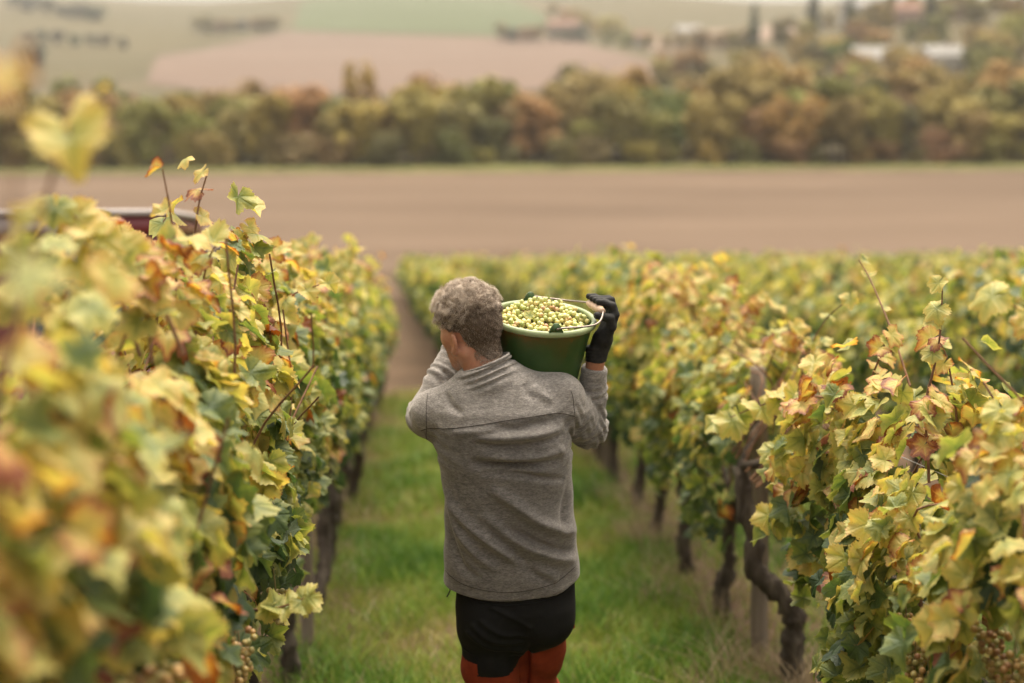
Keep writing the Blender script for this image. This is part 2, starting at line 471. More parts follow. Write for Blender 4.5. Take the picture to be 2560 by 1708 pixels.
# berries
def berry_mesh(name, mat):
    bm = bmesh.new(); bmesh.ops.create_uvsphere(bm, u_segments=10, v_segments=7, radius=1.0)
    return bm_mesh(name, bm, mat, True)

def berry_material(name, stops, rough=0.32):
    m, nt, out = new_mat(name); L = nt.links
    oi = N(nt, "ShaderNodeObjectInfo")
    tc = N(nt, "ShaderNodeTexCoord")
    nz = N(nt, "ShaderNodeTexNoise", Scale=1.6, Detail=3.0); L.new(tc.outputs['Object'], nz.inputs['Vector'])
    ad = N(nt, "ShaderNodeMath", _operation='MULTIPLY_ADD'); L.new(nz.outputs['Fac'], ad.inputs[0]); ad.inputs[1].default_value = 0.35
    L.new(oi.outputs['Random'], ad.inputs[2])
    sb = N(nt, "ShaderNodeMath", _operation='SUBTRACT'); L.new(ad.outputs[0], sb.inputs[0]); sb.inputs[1].default_value = 0.17
    r = ramp(nt, stops, sb.outputs[0])
    p = N(nt, "ShaderNodeBsdfPrincipled", Roughness=rough); p.inputs['Specular IOR Level'].default_value = 0.5
    L.new(r.outputs[0], p.inputs['Base Color'])
    p.inputs['Subsurface Weight'].default_value = 0.25; p.inputs['Subsurface Radius'].default_value = (1, 0.9, 0.3); p.inputs['Subsurface Scale'].default_value = 0.006
    L.new(p.outputs[0], out.inputs[0]); return m

M_BERRY_V = berry_material("golden_berry", [(0.0, (0.26, 0.24, 0.08)), (0.4, (0.40, 0.29, 0.10)), (0.75, (0.46, 0.28, 0.10)), (1.0, (0.28, 0.13, 0.06))])
M_BERRY_B = berry_material("pale_green_berry", [(0.0, (0.44, 0.49, 0.17)), (0.5, (0.58, 0.58, 0.24)), (0.86, (0.66, 0.56, 0.22)), (0.97, (0.62, 0.42, 0.18)), (1.0, (0.42, 0.22, 0.13))])
ME_BERRY_V = berry_mesh("berry", M_BERRY_V)
ME_BERRY_B = berry_mesh("berry", M_BERRY_B)
M_STEM = noise_mat("grape_stem", [(0.3, (0.16, 0.15, 0.05)), (0.7, (0.26, 0.17, 0.08))], 30, 2, 0.7, 0.3)

def cluster_points(rg, n, length, width, rb):
    """berry centres of a hanging cone-shaped cluster, top at z=0"""
    pts = []
    tries = 0
    while len(pts) < n and tries < n * 60:
        tries += 1
        t = rg.random() ** 1.25
        w = width * (1 - 0.75 * t) * math.sqrt(rg.uniform(0.15, 1))
        a = rg.uniform(0, 6.283)
        p = np.array([math.cos(a) * w, math.sin(a) * w, -rb - t * length])
        if not pts or np.min(np.sum((np.array(pts) - p) ** 2, 1)) > (1.62 * rb) ** 2: pts.append(p)
    return np.array(pts)

def add_berries(parent, pts, rb, me, rg):
    for p in pts:
        b = bpy.data.objects.new("berry", me); b.parent = parent
        s = rb * rg.uniform(0.86, 1.1)
        b.location = p; b.scale = (s, s, s * rg.uniform(0.98, 1.1)); b.rotation_euler = tuple(rg.uniform(0, 6, 3))
        COL.objects.link(b)

def stem_mesh(pts, rg, top=0.03):
    parts = []
    zmin = pts[:, 2].min()
    parts.append(tube_np([[0, 0, top], [0, 0, 0], [0.002, 0.001, zmin * 0.5], [0, 0, zmin * 0.92]], [0.0022, 0.0022, 0.0016, 0.001], 5))
    for p in pts[::3]:
        parts.append(tube_np([[0, 0, min(p[2] + 0.012, 0)], p * 0.9], [0.001, 0.0008], 4, False))
    V, F = join_np(parts)
    return mesh_np("stem", V, F, M_STEM)

# ------------------------------------------------------------------ vines near the camera
def near_vine(x, y, zl, zt, thick, half, n, n_ind, label, group, seed, warm=0.0, vis=1.0, trunk=True, shoots=(), clusters=(), hgt=0.75, lean=0.12, trunk_path=None, cull=None, ncane=9):
    rg = np.random.default_rng(seed)
    g = gz(x, y)
    v = empty("grapevine", (x, y, g))
    tag(v, label, "grapevine", group)
    if trunk_path is not None:
        P = smooth_path(trunk_path, 4)
        rad = np.interp(np.linspace(0, 1, len(P)), [0, 0.5, 1], [0.046, 0.041, 0.030]) * rg.uniform(0.85, 1.25, len(P))
        (tv, tf), tip = tube_np(P, rad, 12, True, 0.22, rg), P[-1]
    else:
        (tv, tf), tip = vine_trunk(rg, hgt, lean)
    link("trunk", mesh_np("trunk", tv, tf, M_BARK), v)
    # cordon arm along the wire
    for s in (-1, 1):
        P = smooth_path([tip, [tip[0] * 0.5 + rg.normal(0, 0.02), tip[1] + s * half * 0.45, tip[2] + 0.08], [rg.normal(0, 0.03), s * half * 0.95, tip[2] + 0.05]], 4)
        cv, cf = tube_np(P, np.linspace(0.02, 0.011, len(P)), 7, True, 0.12, rg)
        link("cordon_arm", mesh_np("cordon_arm", cv, cf, M_BARK), v)
    for P in cane_paths(rg, tip, zt, half, ncane):
        cv, cf = tube_np(P, np.linspace(0.0052, 0.0028, len(P)), 5, False)
        link("cane", mesh_np("cane", cv, cf, M_CANE), v)
    pos, Rm, size, age, h, u, side = canopy(n, zl, zt, thick, half, rg, 0.0, warm)
    for (cx, cy, cz, nb, ln, wd) in clusters:        # the hanging bunches are not covered by leaves on the lane side
        c = np.array([cx, cy, cz - ln * 0.45]); dv = np.array([-x, -y, 1.88 - g]) - c; dv /= np.linalg.norm(dv)
        q = pos - c; t = q @ dv
        k = ~((t > -0.01) & (t < 0.6) & (np.linalg.norm(q - t[:, None] * dv, axis=1) < wd + 0.045))
        pos, Rm, size, age, h, u, side = [a[k] for a in (pos, Rm, size, age, h, u, side)]
    if cull is not None:
        k = cull(pos)
        pos, Rm, size, age, h, u, side = [a[k] for a in (pos, Rm, size, age, h, u, side)]
    # leaves on free shoots
    sp, sn, st, ss, sa = [], [], [], [], []
    for (P, leafages, ls) in shoots:
        P = np.asarray(P, float)
        cv, cf = tube_np(P, np.linspace(0.0045, 0.0018, len(P)), 6, False)
        link("cane", mesh_np("cane", cv, cf, M_CANE), v)
        m = len(leafages)
        for j, ag in enumerate(leafages):
            t = 1.0 - 0.75 * j / max(m, 1)
            q = P[min(int(t * (len(P) - 1)), len(P) - 1)]
            a = rg.uniform(0, 6.28)
            d = np.array([math.cos(a) * 0.9, math.sin(a) * 0.7, rg.uniform(-0.3, 0.4)])
            sp.append(q + d * 0.02); sn.append([d[0] * 0.5 + rg.normal(0, 0.3), d[1] * 0.5 - 0.5, 0.7]); st.append(d + [0, 0, -0.4]); ss.append(ls * rg.uniform(0.75, 1.15)); sa.append(ag)
    if sp:
        pos = np.concatenate([pos, np.array(sp)]); Rm = np.concatenate([Rm, frames(np.array(sn), np.array(st))])
        size = np.concatenate([size, ss]); age = np.concatenate([age, sa]); u = np.concatenate([u, np.full(len(sp), 9.0)]); side = np.concatenate([side, np.full(len(sp), vis)])
    score = u + (side == vis) * 1.0 + rg.uniform(0, 0.25, len(u))
    order = np.argsort(-score)
    ind, rest = order[:n_ind], order[n_ind:]
    for k in ind:
        i = int(np.clip(age[k] * len(HI_MESH) + rg.normal(0, 1.0), 0, len(HI_MESH) - 1))
        o = bpy.data.objects.new("leaf", HI_MESH[i]); o.parent = v
        M = Matrix(Rm[k].tolist()).to_4x4(); M.translation = Vector(pos[k])
        o.matrix_local = M @ Matrix.Scale(float(size[k]), 4)
        COL.objects.link(o)
    if len(rest):
        V, F, A = leaves_joined(P_MID, pos[rest], Rm[rest], size[rest], age[rest])
        f = link("foliage", mesh_np("foliage", V, F, M_LEAF, True, A), v); f["kind"] = "stuff"
    for (cx, cy, cz, nb, ln, wd) in clusters:
        pts = cluster_points(rg, nb, ln, wd, 0.0085)
        c = link("grape_cluster", stem_mesh(pts, rg, 0.06), v, loc=(cx, cy, cz))
        c["label"] = "ripe golden grape cluster hanging among the leaves"
        c.rotation_euler = (rg.normal(0, 0.1), rg.normal(0, 0.1), rg.uniform(0, 6))
        add_berries(c, pts, 0.0085, ME_BERRY_V, rg)
    return v

XL, XR = -0.66, 1.46
GL = "vines in the row left of the man"
GR = "vines in the row right of the man"

def free_shoots(rg, x_spread, half, z0, n, ages, dz=0.3):
    out = []
    for i in range(n):
        P = arch_shoot(rg.uniform(-x_spread, x_spread), rg.uniform(-half, half), z0, rg.normal(0, 0.08), rg.normal(0, 0.1), rg.uniform(0.6, 1.1) * dz, rg.normal(0, 0.05), rg)
        out.append((P, [float(np.clip(rg.normal(ages, 0.12), 0.1, 0.97)) for _ in range(rg.integers(4, 8))], 0.085))
    return out

_rg = np.random.default_rng(5)
# left row: vines every 1.1 m, the first ones brush past the camera
left_spec = [
    (1.45, 0.95, 1.62, "very near yellow-leaved vine blurred at the left edge of the picture"),
    (2.55, 0.72, 1.74, "blurred vine at left foreground with golden grapes low among dark leaves"),
    (3.65, 0.70, 1.76, "sharp vine left of the man with two tall bare-stemmed shoots on top"),
    (4.75, 0.82, 1.74, "vine of the left row level with the man's back"),
    (5.85, 0.88, 1.74, "vine of the left row beside the grey wooden stake, ahead of the man"),
    (6.95, 0.90, 1.72, "vine of the left row with a leaning dark trunk over bare soil"),
    (8.05, 0.88, 1.70, "left row vine just past the leaning trunk"),
]
for i, (y, zl, zt, lab) in enumerate(left_spec):
    sh = free_shoots(_rg, 0.14, 0.5, zt - 0.12, 5 if i > 0 else 0, 0.55, 0.30)
    cl = []
    if i == 0:
        sh += [(smooth_path([[0.10, 0.30, 1.6], [0.14, 0.38, 1.8], [0.17, 0.47, 1.96], [0.20, 0.52, 2.02]], 5), [0.56, 0.54, 0.58], 0.095),
               (smooth_path([[0.22, -0.25, 1.6], [0.28, -0.2, 1.85], [0.30, -0.17, 2.06]], 5), [0.72, 0.4], 0.06)]
    if i == 1:
        sh += free_shoots(_rg, 0.12, 0.5, 1.64, 5, 0.5, 0.30)
        cl = [(0.19, -0.22, 1.20, 26, 0.09, 0.035), (0.18, -0.42, 1.27, 20, 0.08, 0.03)]
    if i == 2:
        sh += [(smooth_path([[0.02, -0.15, 1.7], [0.035, -0.2, 1.85], [0.03, -0.2, 2.0], [0.015, -0.2, 2.12]], 5), [0.72, 0.55, 0.6], 0.062),
               (smooth_path([[0.03, 0.0, 1.7], [0.035, 0.04, 1.86], [0.05, 0.08, 2.0], [0.075, 0.1, 2.09]], 5), [0.6, 0.82, 0.55, 0.8], 0.062),
               (smooth_path([[0.18, -0.25, 1.02], [0.26, -0.32, 1.05], [0.36, -0.36, 1.10]], 5), [0.42, 0.4, 0.45, 0.38, 0.44, 0.4], 0.085)]
        cl = [(0.18, -0.46, 1.06, 46, 0.15, 0.05), (0.17, -0.33, 0.96, 36, 0.11, 0.035), (0.20, 0.2, 0.9, 30, 0.1, 0.035)]
    near_vine(XL, y, zl, zt, 0.185 if i < 3 else 0.165, 0.62, 820 if i < 5 else 640, 300 if i < 6 else 200, lab, GL, 100 + i, warm=0.08 if i < 3 else 0.05, vis=1.0, shoots=sh, clusters=cl,
              hgt=0.72, lean=[0.1, 0.12, -0.1, 0.15, -0.12, 0.42, 0.1][i], ncane=10)

# right row
def gap_cull(P):                      # the open vine at the stake: leaves only high up and towards the far end
    return (np.abs(P[:, 0] + XR - 0.244 * (P[:, 1] + 5.47)) > 0.10) & (P[:, 2] > 1.02 + 0.35 * np.clip(-P[:, 1], 0, 1))
shA = free_shoots(_rg, 0.14, 0.6, 1.27, 6, 0.58, 0.28)
shA += [(smooth_path([[-0.1, 0.62, 1.30], [-0.24, 0.78, 1.28], [-0.36, 0.92, 1.20], [-0.46, 1.0, 1.13]], 5), [0.42, 0.45, 0.4, 0.44, 0.5, 0.45, 0.55, 0.5], 0.105),
        (smooth_path([[0.02, 0.40, 1.40], [0.0, 0.55, 1.55], [-0.02, 0.72, 1.68], [-0.04, 0.80, 1.74]], 5), [0.4, 0.5, 0.45], 0.06),
        (smooth_path([[0.0, 0.2, 1.40], [0.03, 0.2, 1.58], [0.03, 0.2, 1.76]], 5), [0.45, 0.5, 0.42, 0.8, 0.4], 0.075)]
near_vine(XR, 3.85, 0.60, 1.32, 0.27, 0.66, 1150, 300, "dense sharp vine at right foreground with dark green lower leaves and yellow top", GR, 201, warm=0.08, vis=-1.0, shoots=shA,
          clusters=[(-0.22, -0.36, 0.96, 52, 0.13, 0.045), (-0.23, -0.47, 0.92, 40, 0.12, 0.04), (-0.23, -0.58, 0.90, 44, 0.13, 0.045), (-0.22, -0.68, 0.95, 40, 0.12, 0.042)], hgt=0.7, lean=-0.15)
near_vine(XR, 2.62, 0.62, 1.50, 0.27, 0.56, 950, 300, "near vine cut by the right edge with golden grape clusters below", GR, 202, warm=0.08, vis=-1.0,
          shoots=free_shoots(_rg, 0.14, 0.5, 1.42, 4, 0.55, 0.28), clusters=[(-0.18, 0.42, 0.95, 44, 0.13, 0.045), (-0.17, 0.30, 0.92, 36, 0.12, 0.04)], hgt=0.7)
shB = [(smooth_path([[-0.03, -0.1, 1.20], [-0.04, -0.16, 1.45], [0.0, -0.3, 1.66], [0.06, -0.42, 1.77]], 6), [0.48, 0.45, 0.5], 0.06)]
shB += free_shoots(_rg, 0.12, 0.5, 1.32, 4, 0.55, 0.25)
near_vine(XR, 5.47, 0.7, 1.36, 0.22, 0.62, 620, 230, "open vine right of the man with a thick twisted bare trunk by the stake", GR, 203, warm=0.08, vis=-1.0, shoots=shB,
          trunk_path=[[0.03, 0, -0.08], [0.012, 0.0, 0.10], [0.012, 0, 0.25], [0.018, 0, 0.34], [-0.018, 0.01, 0.42], [-0.095, 0.03, 0.50], [-0.155, 0.05, 0.56], [-0.150, 0.08, 0.68], [-0.185, 0.1, 0.80], [-0.20, 0.14, 0.97]], cull=gap_cull, ncane=12)
right_spec = [(6.65, 0.66, 1.50, "yellowing vine of the right row just beyond the leaning stake"), (7.75, 0.68, 1.55, "right row vine with two dark trunks, second beyond the stake"),
              (8.85, 0.72, 1.58, "right row vine third beyond the stake, beside the man's raised elbow")]
for i, (y, zl, zt, lab) in enumerate(right_spec):
    near_vine(XR, y, zl, zt, 0.27, 0.62, 640, 220, lab, GR, 210 + i, warm=0.06, vis=-1.0, shoots=free_shoots(_rg, 0.15, 0.5, zt - 0.1, 5, 0.62, 0.3), hgt=0.66, lean=0.1 - 0.1 * i)

# ------------------------------------------------------------------ vines further down the slope
def vine_proto(seed, n, pool, zl, zt, thick, half, warm, smul=1.0):
    rg = np.random.default_rng(seed)
    pos, Rm, size, age, h, u, side = canopy(n, zl, zt, thick, half, rg, 0, warm)
    V, F, A = leaves_joined(pool, pos, Rm, size * smul, age)
    (tv, tf), tip = vine_trunk(rg, zl + 0.12, rg.normal(0, 0.15), 0.036)
    return mesh_np("foliage", V, F, M_LEAF, True, A), mesh_np("trunk", tv, tf, M_BARK)

MIDP = [vine_proto(300 + i, 510, P_LOW, 0.68, 1.58 + 0.07 * (i % 3), 0.27, 0.62, -0.03 + 0.03 * (i % 2), 1.12) for i in range(5)]
MIDL = [vine_proto(340 + i, 470, P_LOW, 0.74, 1.58 + 0.07 * (i % 3), 0.18, 0.60, 0.0, 1.1) for i in range(4)]
FARP = [vine_proto(320 + i, 240, P_LOW, 0.5, 1.56 + 0.06 * (i % 3), 0.27, 0.64, -0.08 + 0.03 * (i % 2), 1.85) for i in range(4)]
def place_vine(protos, x, y, lab, grp, sc=1.0):
    v = empty("grapevine", (x, y, gz(x, y)), _rg.choice([0, math.pi]) + _rg.normal(0, 0.05))
    v.scale = (1, 1, sc)
    tag(v, lab, "grapevine", grp)
    fm, tm = protos[_rg.integers(len(protos))]
    link("foliage", fm, v)["kind"] = "stuff"
    link("trunk", tm, v)
n_vines = 14
for y in np.arange(9.15, 18.2, 1.1):
    place_vine(MIDL, XL - 0.012 * (y - 9), y, "softly blurred vine in the farther part of the left row, past the man", "farther vines of the left row", 1.04 - 0.024 * (y - 9)); n_vines += 1
for y in np.arange(9.95, 18.2, 1.1):
    place_vine(MIDP, XR, y, "softly blurred vine in the farther part of the right row, behind the bucket", "farther vines of the right row", 1.02 - 0.012 * (y - 9)); n_vines += 1
for y in np.arange(5.2, 18.2, 1.15):
    place_vine(MIDP, XR + 2.1, y, "blurred vine in the second row to the right of the man", "vines of the second right row", 0.95); n_vines += 1
for y in np.arange(11.0, 18.2, 1.15):
    place_vine(MIDP, XR + 4.2, y, "blurred vine in the third row to the right of the man", "vines of the third right row", 0.95); n_vines += 1
for y in np.arange(11.2, 18.2, 1.15):
    place_vine(MIDP, XL - 2.1, y, "blurred vine in the row beyond the tractor on the left", "vines of the second left row", 1.0); n_vines += 1
# lower plot: rows turn slightly left
spots = []
for k in range(-8, 14):
    c = 1.05 + 2.1 * k + (0.12 if k >= 0 else -0.12)
    for y in np.arange(20.6, 64, 1.25):
        x = c - 0.0383 * y
        px = 1085 + 3556 * (x / y)
        if -160 < px < 2740: spots.append((x + _rg.normal(0, 0.05), y + _rg.normal(0, 0.1), k))
spots.sort(key=lambda s: s[1])
n_obj = 300 - n_vines
for x, y, k in spots[:n_obj]:
    lab = {-1: "out-of-focus vine in the lower plot, first row left of the bare soil path", 0: "out-of-focus vine in the lower plot, first row right of the bare soil path",
           1: "out-of-focus vine in the lower plot, second row right of the bare soil path"}.get(k, "out-of-focus yellow-green vine deep in the lower plot " + ("left" if k < 0 else "right") + " of the soil path")
    place_vine(FARP, x, y, lab, "vines of the lower plot", _rg.uniform(0.93, 1.06))
rest = np.array([s[:2] for s in spots[n_obj:]])
rg = np.random.default_rng(77)
PP, RR, SS, AA = [], [], [], []
for x, y in rest:
    pos, Rm, size, age, h, u, side = canopy(64, 0.6, 1.6, 0.27, 0.64, rg, 0, -0.07)
    PP.append(pos * [1, 1, rg.uniform(0.93, 1.06)] + [x, y, gz(x, y)]); RR.append(Rm); SS.append(size * 3.2); AA.append(age)
V, F, A = leaves_joined([P_LOW[i] for i in range(0, 40, 2)], np.concatenate(PP), np.concatenate(RR), np.concatenate(SS), np.concatenate(AA))
o = link("distant_vines", mesh_np("distant_vines", V, F, M_LEAF, True, A))
tag(o, "mass of far yellow-green vine rows at the foot of the slope", "vines", kind="stuff")

# ------------------------------------------------------------------ stakes and trellis wires
def stake(x, y, h, r, lab, tx=0.0, ty=0.0, seed=0):
    rg = np.random.default_rng(900 + seed)
    t = np.linspace(-0.15, h, 9)
    P = np.stack([tx * t / h + rg.normal(0, 0.004, 9), ty * t / h, t], 1)
    V, F = tube_np(P, r * np.array([1, 1, 1.02, 1, 0.98, 1, 0.97, 0.96, 0.86]), 10, True, 0.05, rg)
    o = link("vine_stake", mesh_np("vine_stake", V, F, M_POST), loc=(x, y, gz(x, y)))
    return tag(o, lab, "stake", "wooden stakes along the vine rows")
stake(1.477, 6.05, 1.37, 0.040, "weathered wooden stake leaning beside the twisted vine trunk at right", -0.056, 0.0, 1)
stake(XL + 0.05, 6.25, 1.55, 0.030, "grey wooden stake in the left row behind the sharp leaves", 0.02, 0.03, 2)
stake(XL, 11.6, 1.65, 0.033, "far stake in the left row, past the man's shoulder", 0.0, 0.0, 3)
stake(3.56, 7.4, 1.62, 0.033, "dark stake poking out of the second row at right", 0.0, 0.0, 4)
stake(XR, 11.6, 1.5, 0.035, "stake hidden in the right row behind the bucket", 0.02, 0, 5)
for x, hh, lab in [(XL, 0.82, "lower trellis wire along the left vine row"), (XL, 1.35, "upper trellis wire along the left vine row"), (XR, 0.80, "lower trellis wire along the right vine row"), (XR, 1.22, "upper trellis wire along the right vine row")]:
    ys = np.arange(0.4, 18.6, 1.3)
    V, F = tube_np(np.stack([np.full(len(ys), x) + 0.02, ys, height(x, ys) + hh], 1), 0.0016, 5)
    tag(link("trellis_wire", mesh_np("trellis_wire", V, F, M_WIRE)), lab, "wire", "trellis wires of the near rows")

# ------------------------------------------------------------------ grass
def blade_material(name, stops):
    m, nt, out = new_mat(name); L = nt.links
    at = N(nt, "ShaderNodeAttribute", _attribute_name="gc")
    sp = N(nt, "ShaderNodeSeparateColor"); L.new(at.outputs['Color'], sp.inputs[0])
    r = ramp(nt, stops, sp.outputs[0])
    p = N(nt, "ShaderNodeBsdfPrincipled", Roughness=0.55); p.inputs['Specular IOR Level'].default_value = 0.3
    L.new(r.outputs[0], p.inputs['Base Color'])
    tr = N(nt, "ShaderNodeBsdfTranslucent"); L.new(r.outputs[0], tr.inputs[0])
    ms = N(nt, "ShaderNodeMixShader", Fac=0.3); L.new(p.outputs[0], ms.inputs[1]); L.new(tr.outputs[0], ms.inputs[2])
    L.new(ms.outputs[0], out.inputs[0]); return m
M_GRASS = blade_material("meadow_grass", [(0.0, (0.050, 0.118, 0.014)), (0.4, (0.122, 0.222, 0.022)), (0.68, (0.255, 0.285, 0.044)), (0.88, (0.32, 0.27, 0.085)), (1.0, (0.34, 0.26, 0.14))])
M_STRAW = blade_material("dry_straw", [(0.0, (0.14, 0.095, 0.055)), (0.5, (0.28, 0.205, 0.125)), (1.0, (0.40, 0.31, 0.20))])

def blades(x, y, hgt, wid, col, lean):
    n = len(x)
    z = height(x, y)
    a = rng.uniform(0, 6.283, n); ca, sa = np.cos(a), np.sin(a)
    b = rng.uniform(0, 6.283, n); lx, ly = np.cos(b) * lean * hgt, np.sin(b) * lean * hgt
    V = np.zeros((n, 7, 3))
    for i, (t, w) in enumerate([(0, 1.0), (0.45, 0.8), (0.8, 0.45)]):
        cx, cy, cz = x + lx * t ** 1.8, y + ly * t ** 1.8, z - 0.008 + hgt * (t - 0.25 * lean * t * t)
        V[:, 2 * i] = np.stack([cx - ca * wid * w, cy - sa * wid * w, cz], 1)
        V[:, 2 * i + 1] = np.stack([cx + ca * wid * w, cy + sa * wid * w, cz], 1)
    V[:, 6] = np.stack([x + lx, y + ly, z + hgt * (1 - 0.25 * lean)], 1)
    f = np.array([(0, 1, 3), (0, 3, 2), (2, 3, 5), (2, 5, 4), (4, 5, 6)])
    F = (f[None] + (np.arange(n) * 7)[:, None, None]).reshape(-1, 3)
    C = np.ones((n, 7, 4)); C[:, :, 0] = col[:, None]
    return V.reshape(-1, 3), F, C.reshape(-1, 4)

def patch_noise(x, y, s):
    return 0.5 + 0.25 * np.sin(x * 3.1 * s + 1.3 * np.sin(y * 1.7 * s)) + 0.25 * np.sin(y * 2.3 * s + 2 + 1.5 * np.sin(x * 2.1 * s + 0.5))

def grass_area(n, x0, x1, y0, y1, hmin, hmax, wid, edge=True):
    x = rng.uniform(x0, x1, n); y = y0 + (y1 - y0) * rng.random(n)
    pn = patch_noise(x, y, 1.0) * 0.6 + patch_noise(x + 5, y - 3, 2.7) * 0.4
    keep = rng.random(n) < (0.55 + 0.9 * pn) 
    if edge:
        e = np.minimum(x - x0, x1 - x) / 0.28
        keep &= rng.random(n) < np.clip(e + 0.15, 0, 1)
    x, y, pn = x[keep], y[keep], pn[keep]
    h = rng.uniform(hmin, hmax, len(x)) * (0.6 + 0.8 * pn)
    col = np.clip(0.46 - 0.95 * (pn - 0.45) + rng.normal(0, 0.16, len(x)) + np.where(rng.random(len(x)) < 0.06, 0.4, 0) + np.clip((y - 11) / 9, 0, 1) * 0.30, 0, 1)
    return blades(x, y, h, np.full(len(x), wid), col, rng.uniform(0.3, 1.1, len(x)))

def join_g(parts):
    Vs, Fs, Cs, o = [], [], [], 0
    for V, F, C in parts:
        Vs.append(V); Fs.append(F + o); Cs.append(C); o += len(V)
    return np.concatenate(Vs), np.concatenate(Fs), np.concatenate(Cs)

V, F, C = join_g([grass_area(66000, -0.78, 1.50, 2.6, 9.5, 0.06, 0.15, 0.0032), grass_area(30000, -0.72, 1.46, 9.5, 18.6, 0.07, 0.17, 0.0055)])
tag(link("lane_grass", mesh_np("lane_grass", V, F, M_GRASS, True, {"gc": C})), "short green grass carpeting the lane the man walks down", "grass", kind="stuff")
V, F, C = join_g([grass_area(24000, 1.5, 3.5, 3.2, 18.4, 0.06, 0.17, 0.005)])
tag(link("lane_grass", mesh_np("lane_grass", V, F, M_GRASS, True, {"gc": C})), "green grass in the lane behind the right vine row", "grass", kind="stuff")
V, F, C = join_g([grass_area(9000, -2.6, -0.75, 3.0, 18.4, 0.06, 0.15, 0.006)])
tag(link("lane_grass", mesh_np("lane_grass", V, F, M_GRASS, True, {"gc": C})), "grass in the lane around the tractor on the left", "grass", kind="stuff")
# dry tufts below the right row and at the stake
tc_ = rng.integers(0, 26, 1500); tcx, tcy = rng.normal(1.36, 0.14, 26), rng.uniform(4, 14, 26)
x = np.concatenate([tcx[tc_] + rng.normal(0, 0.06, 1500), rng.normal(1.52, 0.08, 700), rng.normal(1.45, 0.12, 500)])
y = np.concatenate([tcy[tc_] + rng.normal(0, 0.08, 1500), rng.normal(5.6, 0.25, 700), rng.uniform(3.5, 16, 500)])
V, F, C = blades(x, y, rng.uniform(0.08, 0.28, len(x)) * (0.5 + 0.9 * patch_noise(x, y, 2.0)), np.full(len(x), 0.0028), np.clip(rng.normal(0.55, 0.22, len(x)), 0, 1), rng.uniform(0.3, 1.2, len(x)))
tag(link("dry_grass", mesh_np("dry_grass", V, F, M_STRAW, True, {"gc": C})), "tan dry grass tufts under the right vine row around the stake", "dry grass", kind="stuff")
x = rng.normal(XL + 0.12, 0.14, 900); y = rng.uniform(4, 16, 900)
V, F, C = blades(x, y, rng.uniform(0.05, 0.2, 900), np.full(900, 0.003), np.clip(rng.normal(0.5, 0.25, 900), 0, 1), rng.uniform(0.4, 1.3, 900))
tag(link("dry_grass", mesh_np("dry_grass", V, F, M_STRAW, True, {"gc": C})), "thin dry grass on the soil under the left vine row", "dry grass", kind="stuff")
# clods of soil under the left row
def clods(n, xm, xs, y0, y1, smin, smax):
    parts = []
    bm = bmesh.new(); bmesh.ops.create_icosphere(bm, subdivisions=1, radius=1.0)
    bv = np.array([v.co[:] for v in bm.verts]); bf = np.array([[v.index for v in f.verts] for f in bm.faces]); bm.free()
    for i in range(n):
        x, y = rng.normal(xm, xs), rng.uniform(y0, y1); s = rng.uniform(smin, smax) 
        q = bv * rng.uniform(0.7, 1.3, (len(bv), 1)) * s * [1.2, 1, 0.6]
        a = rng.uniform(0, 6.28); c, d = math.cos(a), math.sin(a)
        q = q @ np.array([[c, d, 0], [-d, c, 0], [0, 0, 1]])
        parts.append((q + [x, y, gz(x, y) + s * 0.15], bf))
    return join_np(parts)
V, F = clods(420, -0.42, 0.14, 4.5, 12, 0.008, 0.035)
tag(link("soil_clods", mesh_np("soil_clods", V, F, M_SOIL, False)), "loose reddish brown clods beside the left row trunks", "soil", kind="stuff")
V, F = clods(220, 1.42, 0.16, 3.5, 14, 0.008, 0.03)
tag(link("soil_clods", mesh_np("soil_clods", V, F, M_SOIL, False)), "brown clods under the right vine row", "soil", kind="stuff")

# ------------------------------------------------------------------ trees
def tree_leaf_material():
    m, nt, out = new_mat("tree_foliage"); L = nt.links
    oi = N(nt, "ShaderNodeObjectInfo")
    geo = N(nt, "ShaderNodeNewGeometry")
    nz = N(nt, "ShaderNodeTexNoise", Scale=0.55, Detail=3.0); 
    tc = N(nt, "ShaderNodeTexCoord"); L.new(tc.outputs['Object'], nz.inputs['Vector'])
    ad = N(nt, "ShaderNodeMath", _operation='ADD'); L.new(geo.outputs['Random Per Island'], ad.inputs[0]); L.new(nz.outputs['Fac'], ad.inputs[1])
    mr = N(nt, "ShaderNodeMapRange"); L.new(ad.outputs[0], mr.inputs[0]); mr.inputs[1].default_value = 0.3; mr.inputs[2].default_value = 1.7; mr.inputs[3].default_value = 0.65; mr.inputs[4].default_value = 1.45
    hs = N(nt, "ShaderNodeHueSaturation"); L.new(oi.outputs['Color'], hs.inputs['Color']); L.new(mr.outputs[0], hs.inputs['Value'])
    p = N(nt, "ShaderNodeBsdfPrincipled", Roughness=0.7); p.inputs['Specular IOR Level'].default_value = 0.2
    L.new(hs.outputs[0], p.inputs['Base Color'])
    tr = N(nt, "ShaderNodeBsdfTranslucent"); L.new(hs.outputs[0], tr.inputs[0])
    ms = N(nt, "ShaderNodeMixShader", Fac=0.25); L.new(p.outputs[0], ms.inputs[1]); L.new(tr.outputs[0], ms.inputs[2])
    L.new(ms.outputs[0], out.inputs[0]); return m
M_TREE = tree_leaf_material()
M_TBARK = noise_mat("tree_bark", [(0.3, (0.06, 0.045, 0.035)), (0.7, (0.15, 0.12, 0.095))], 3, 5, 0.95, 0.1)

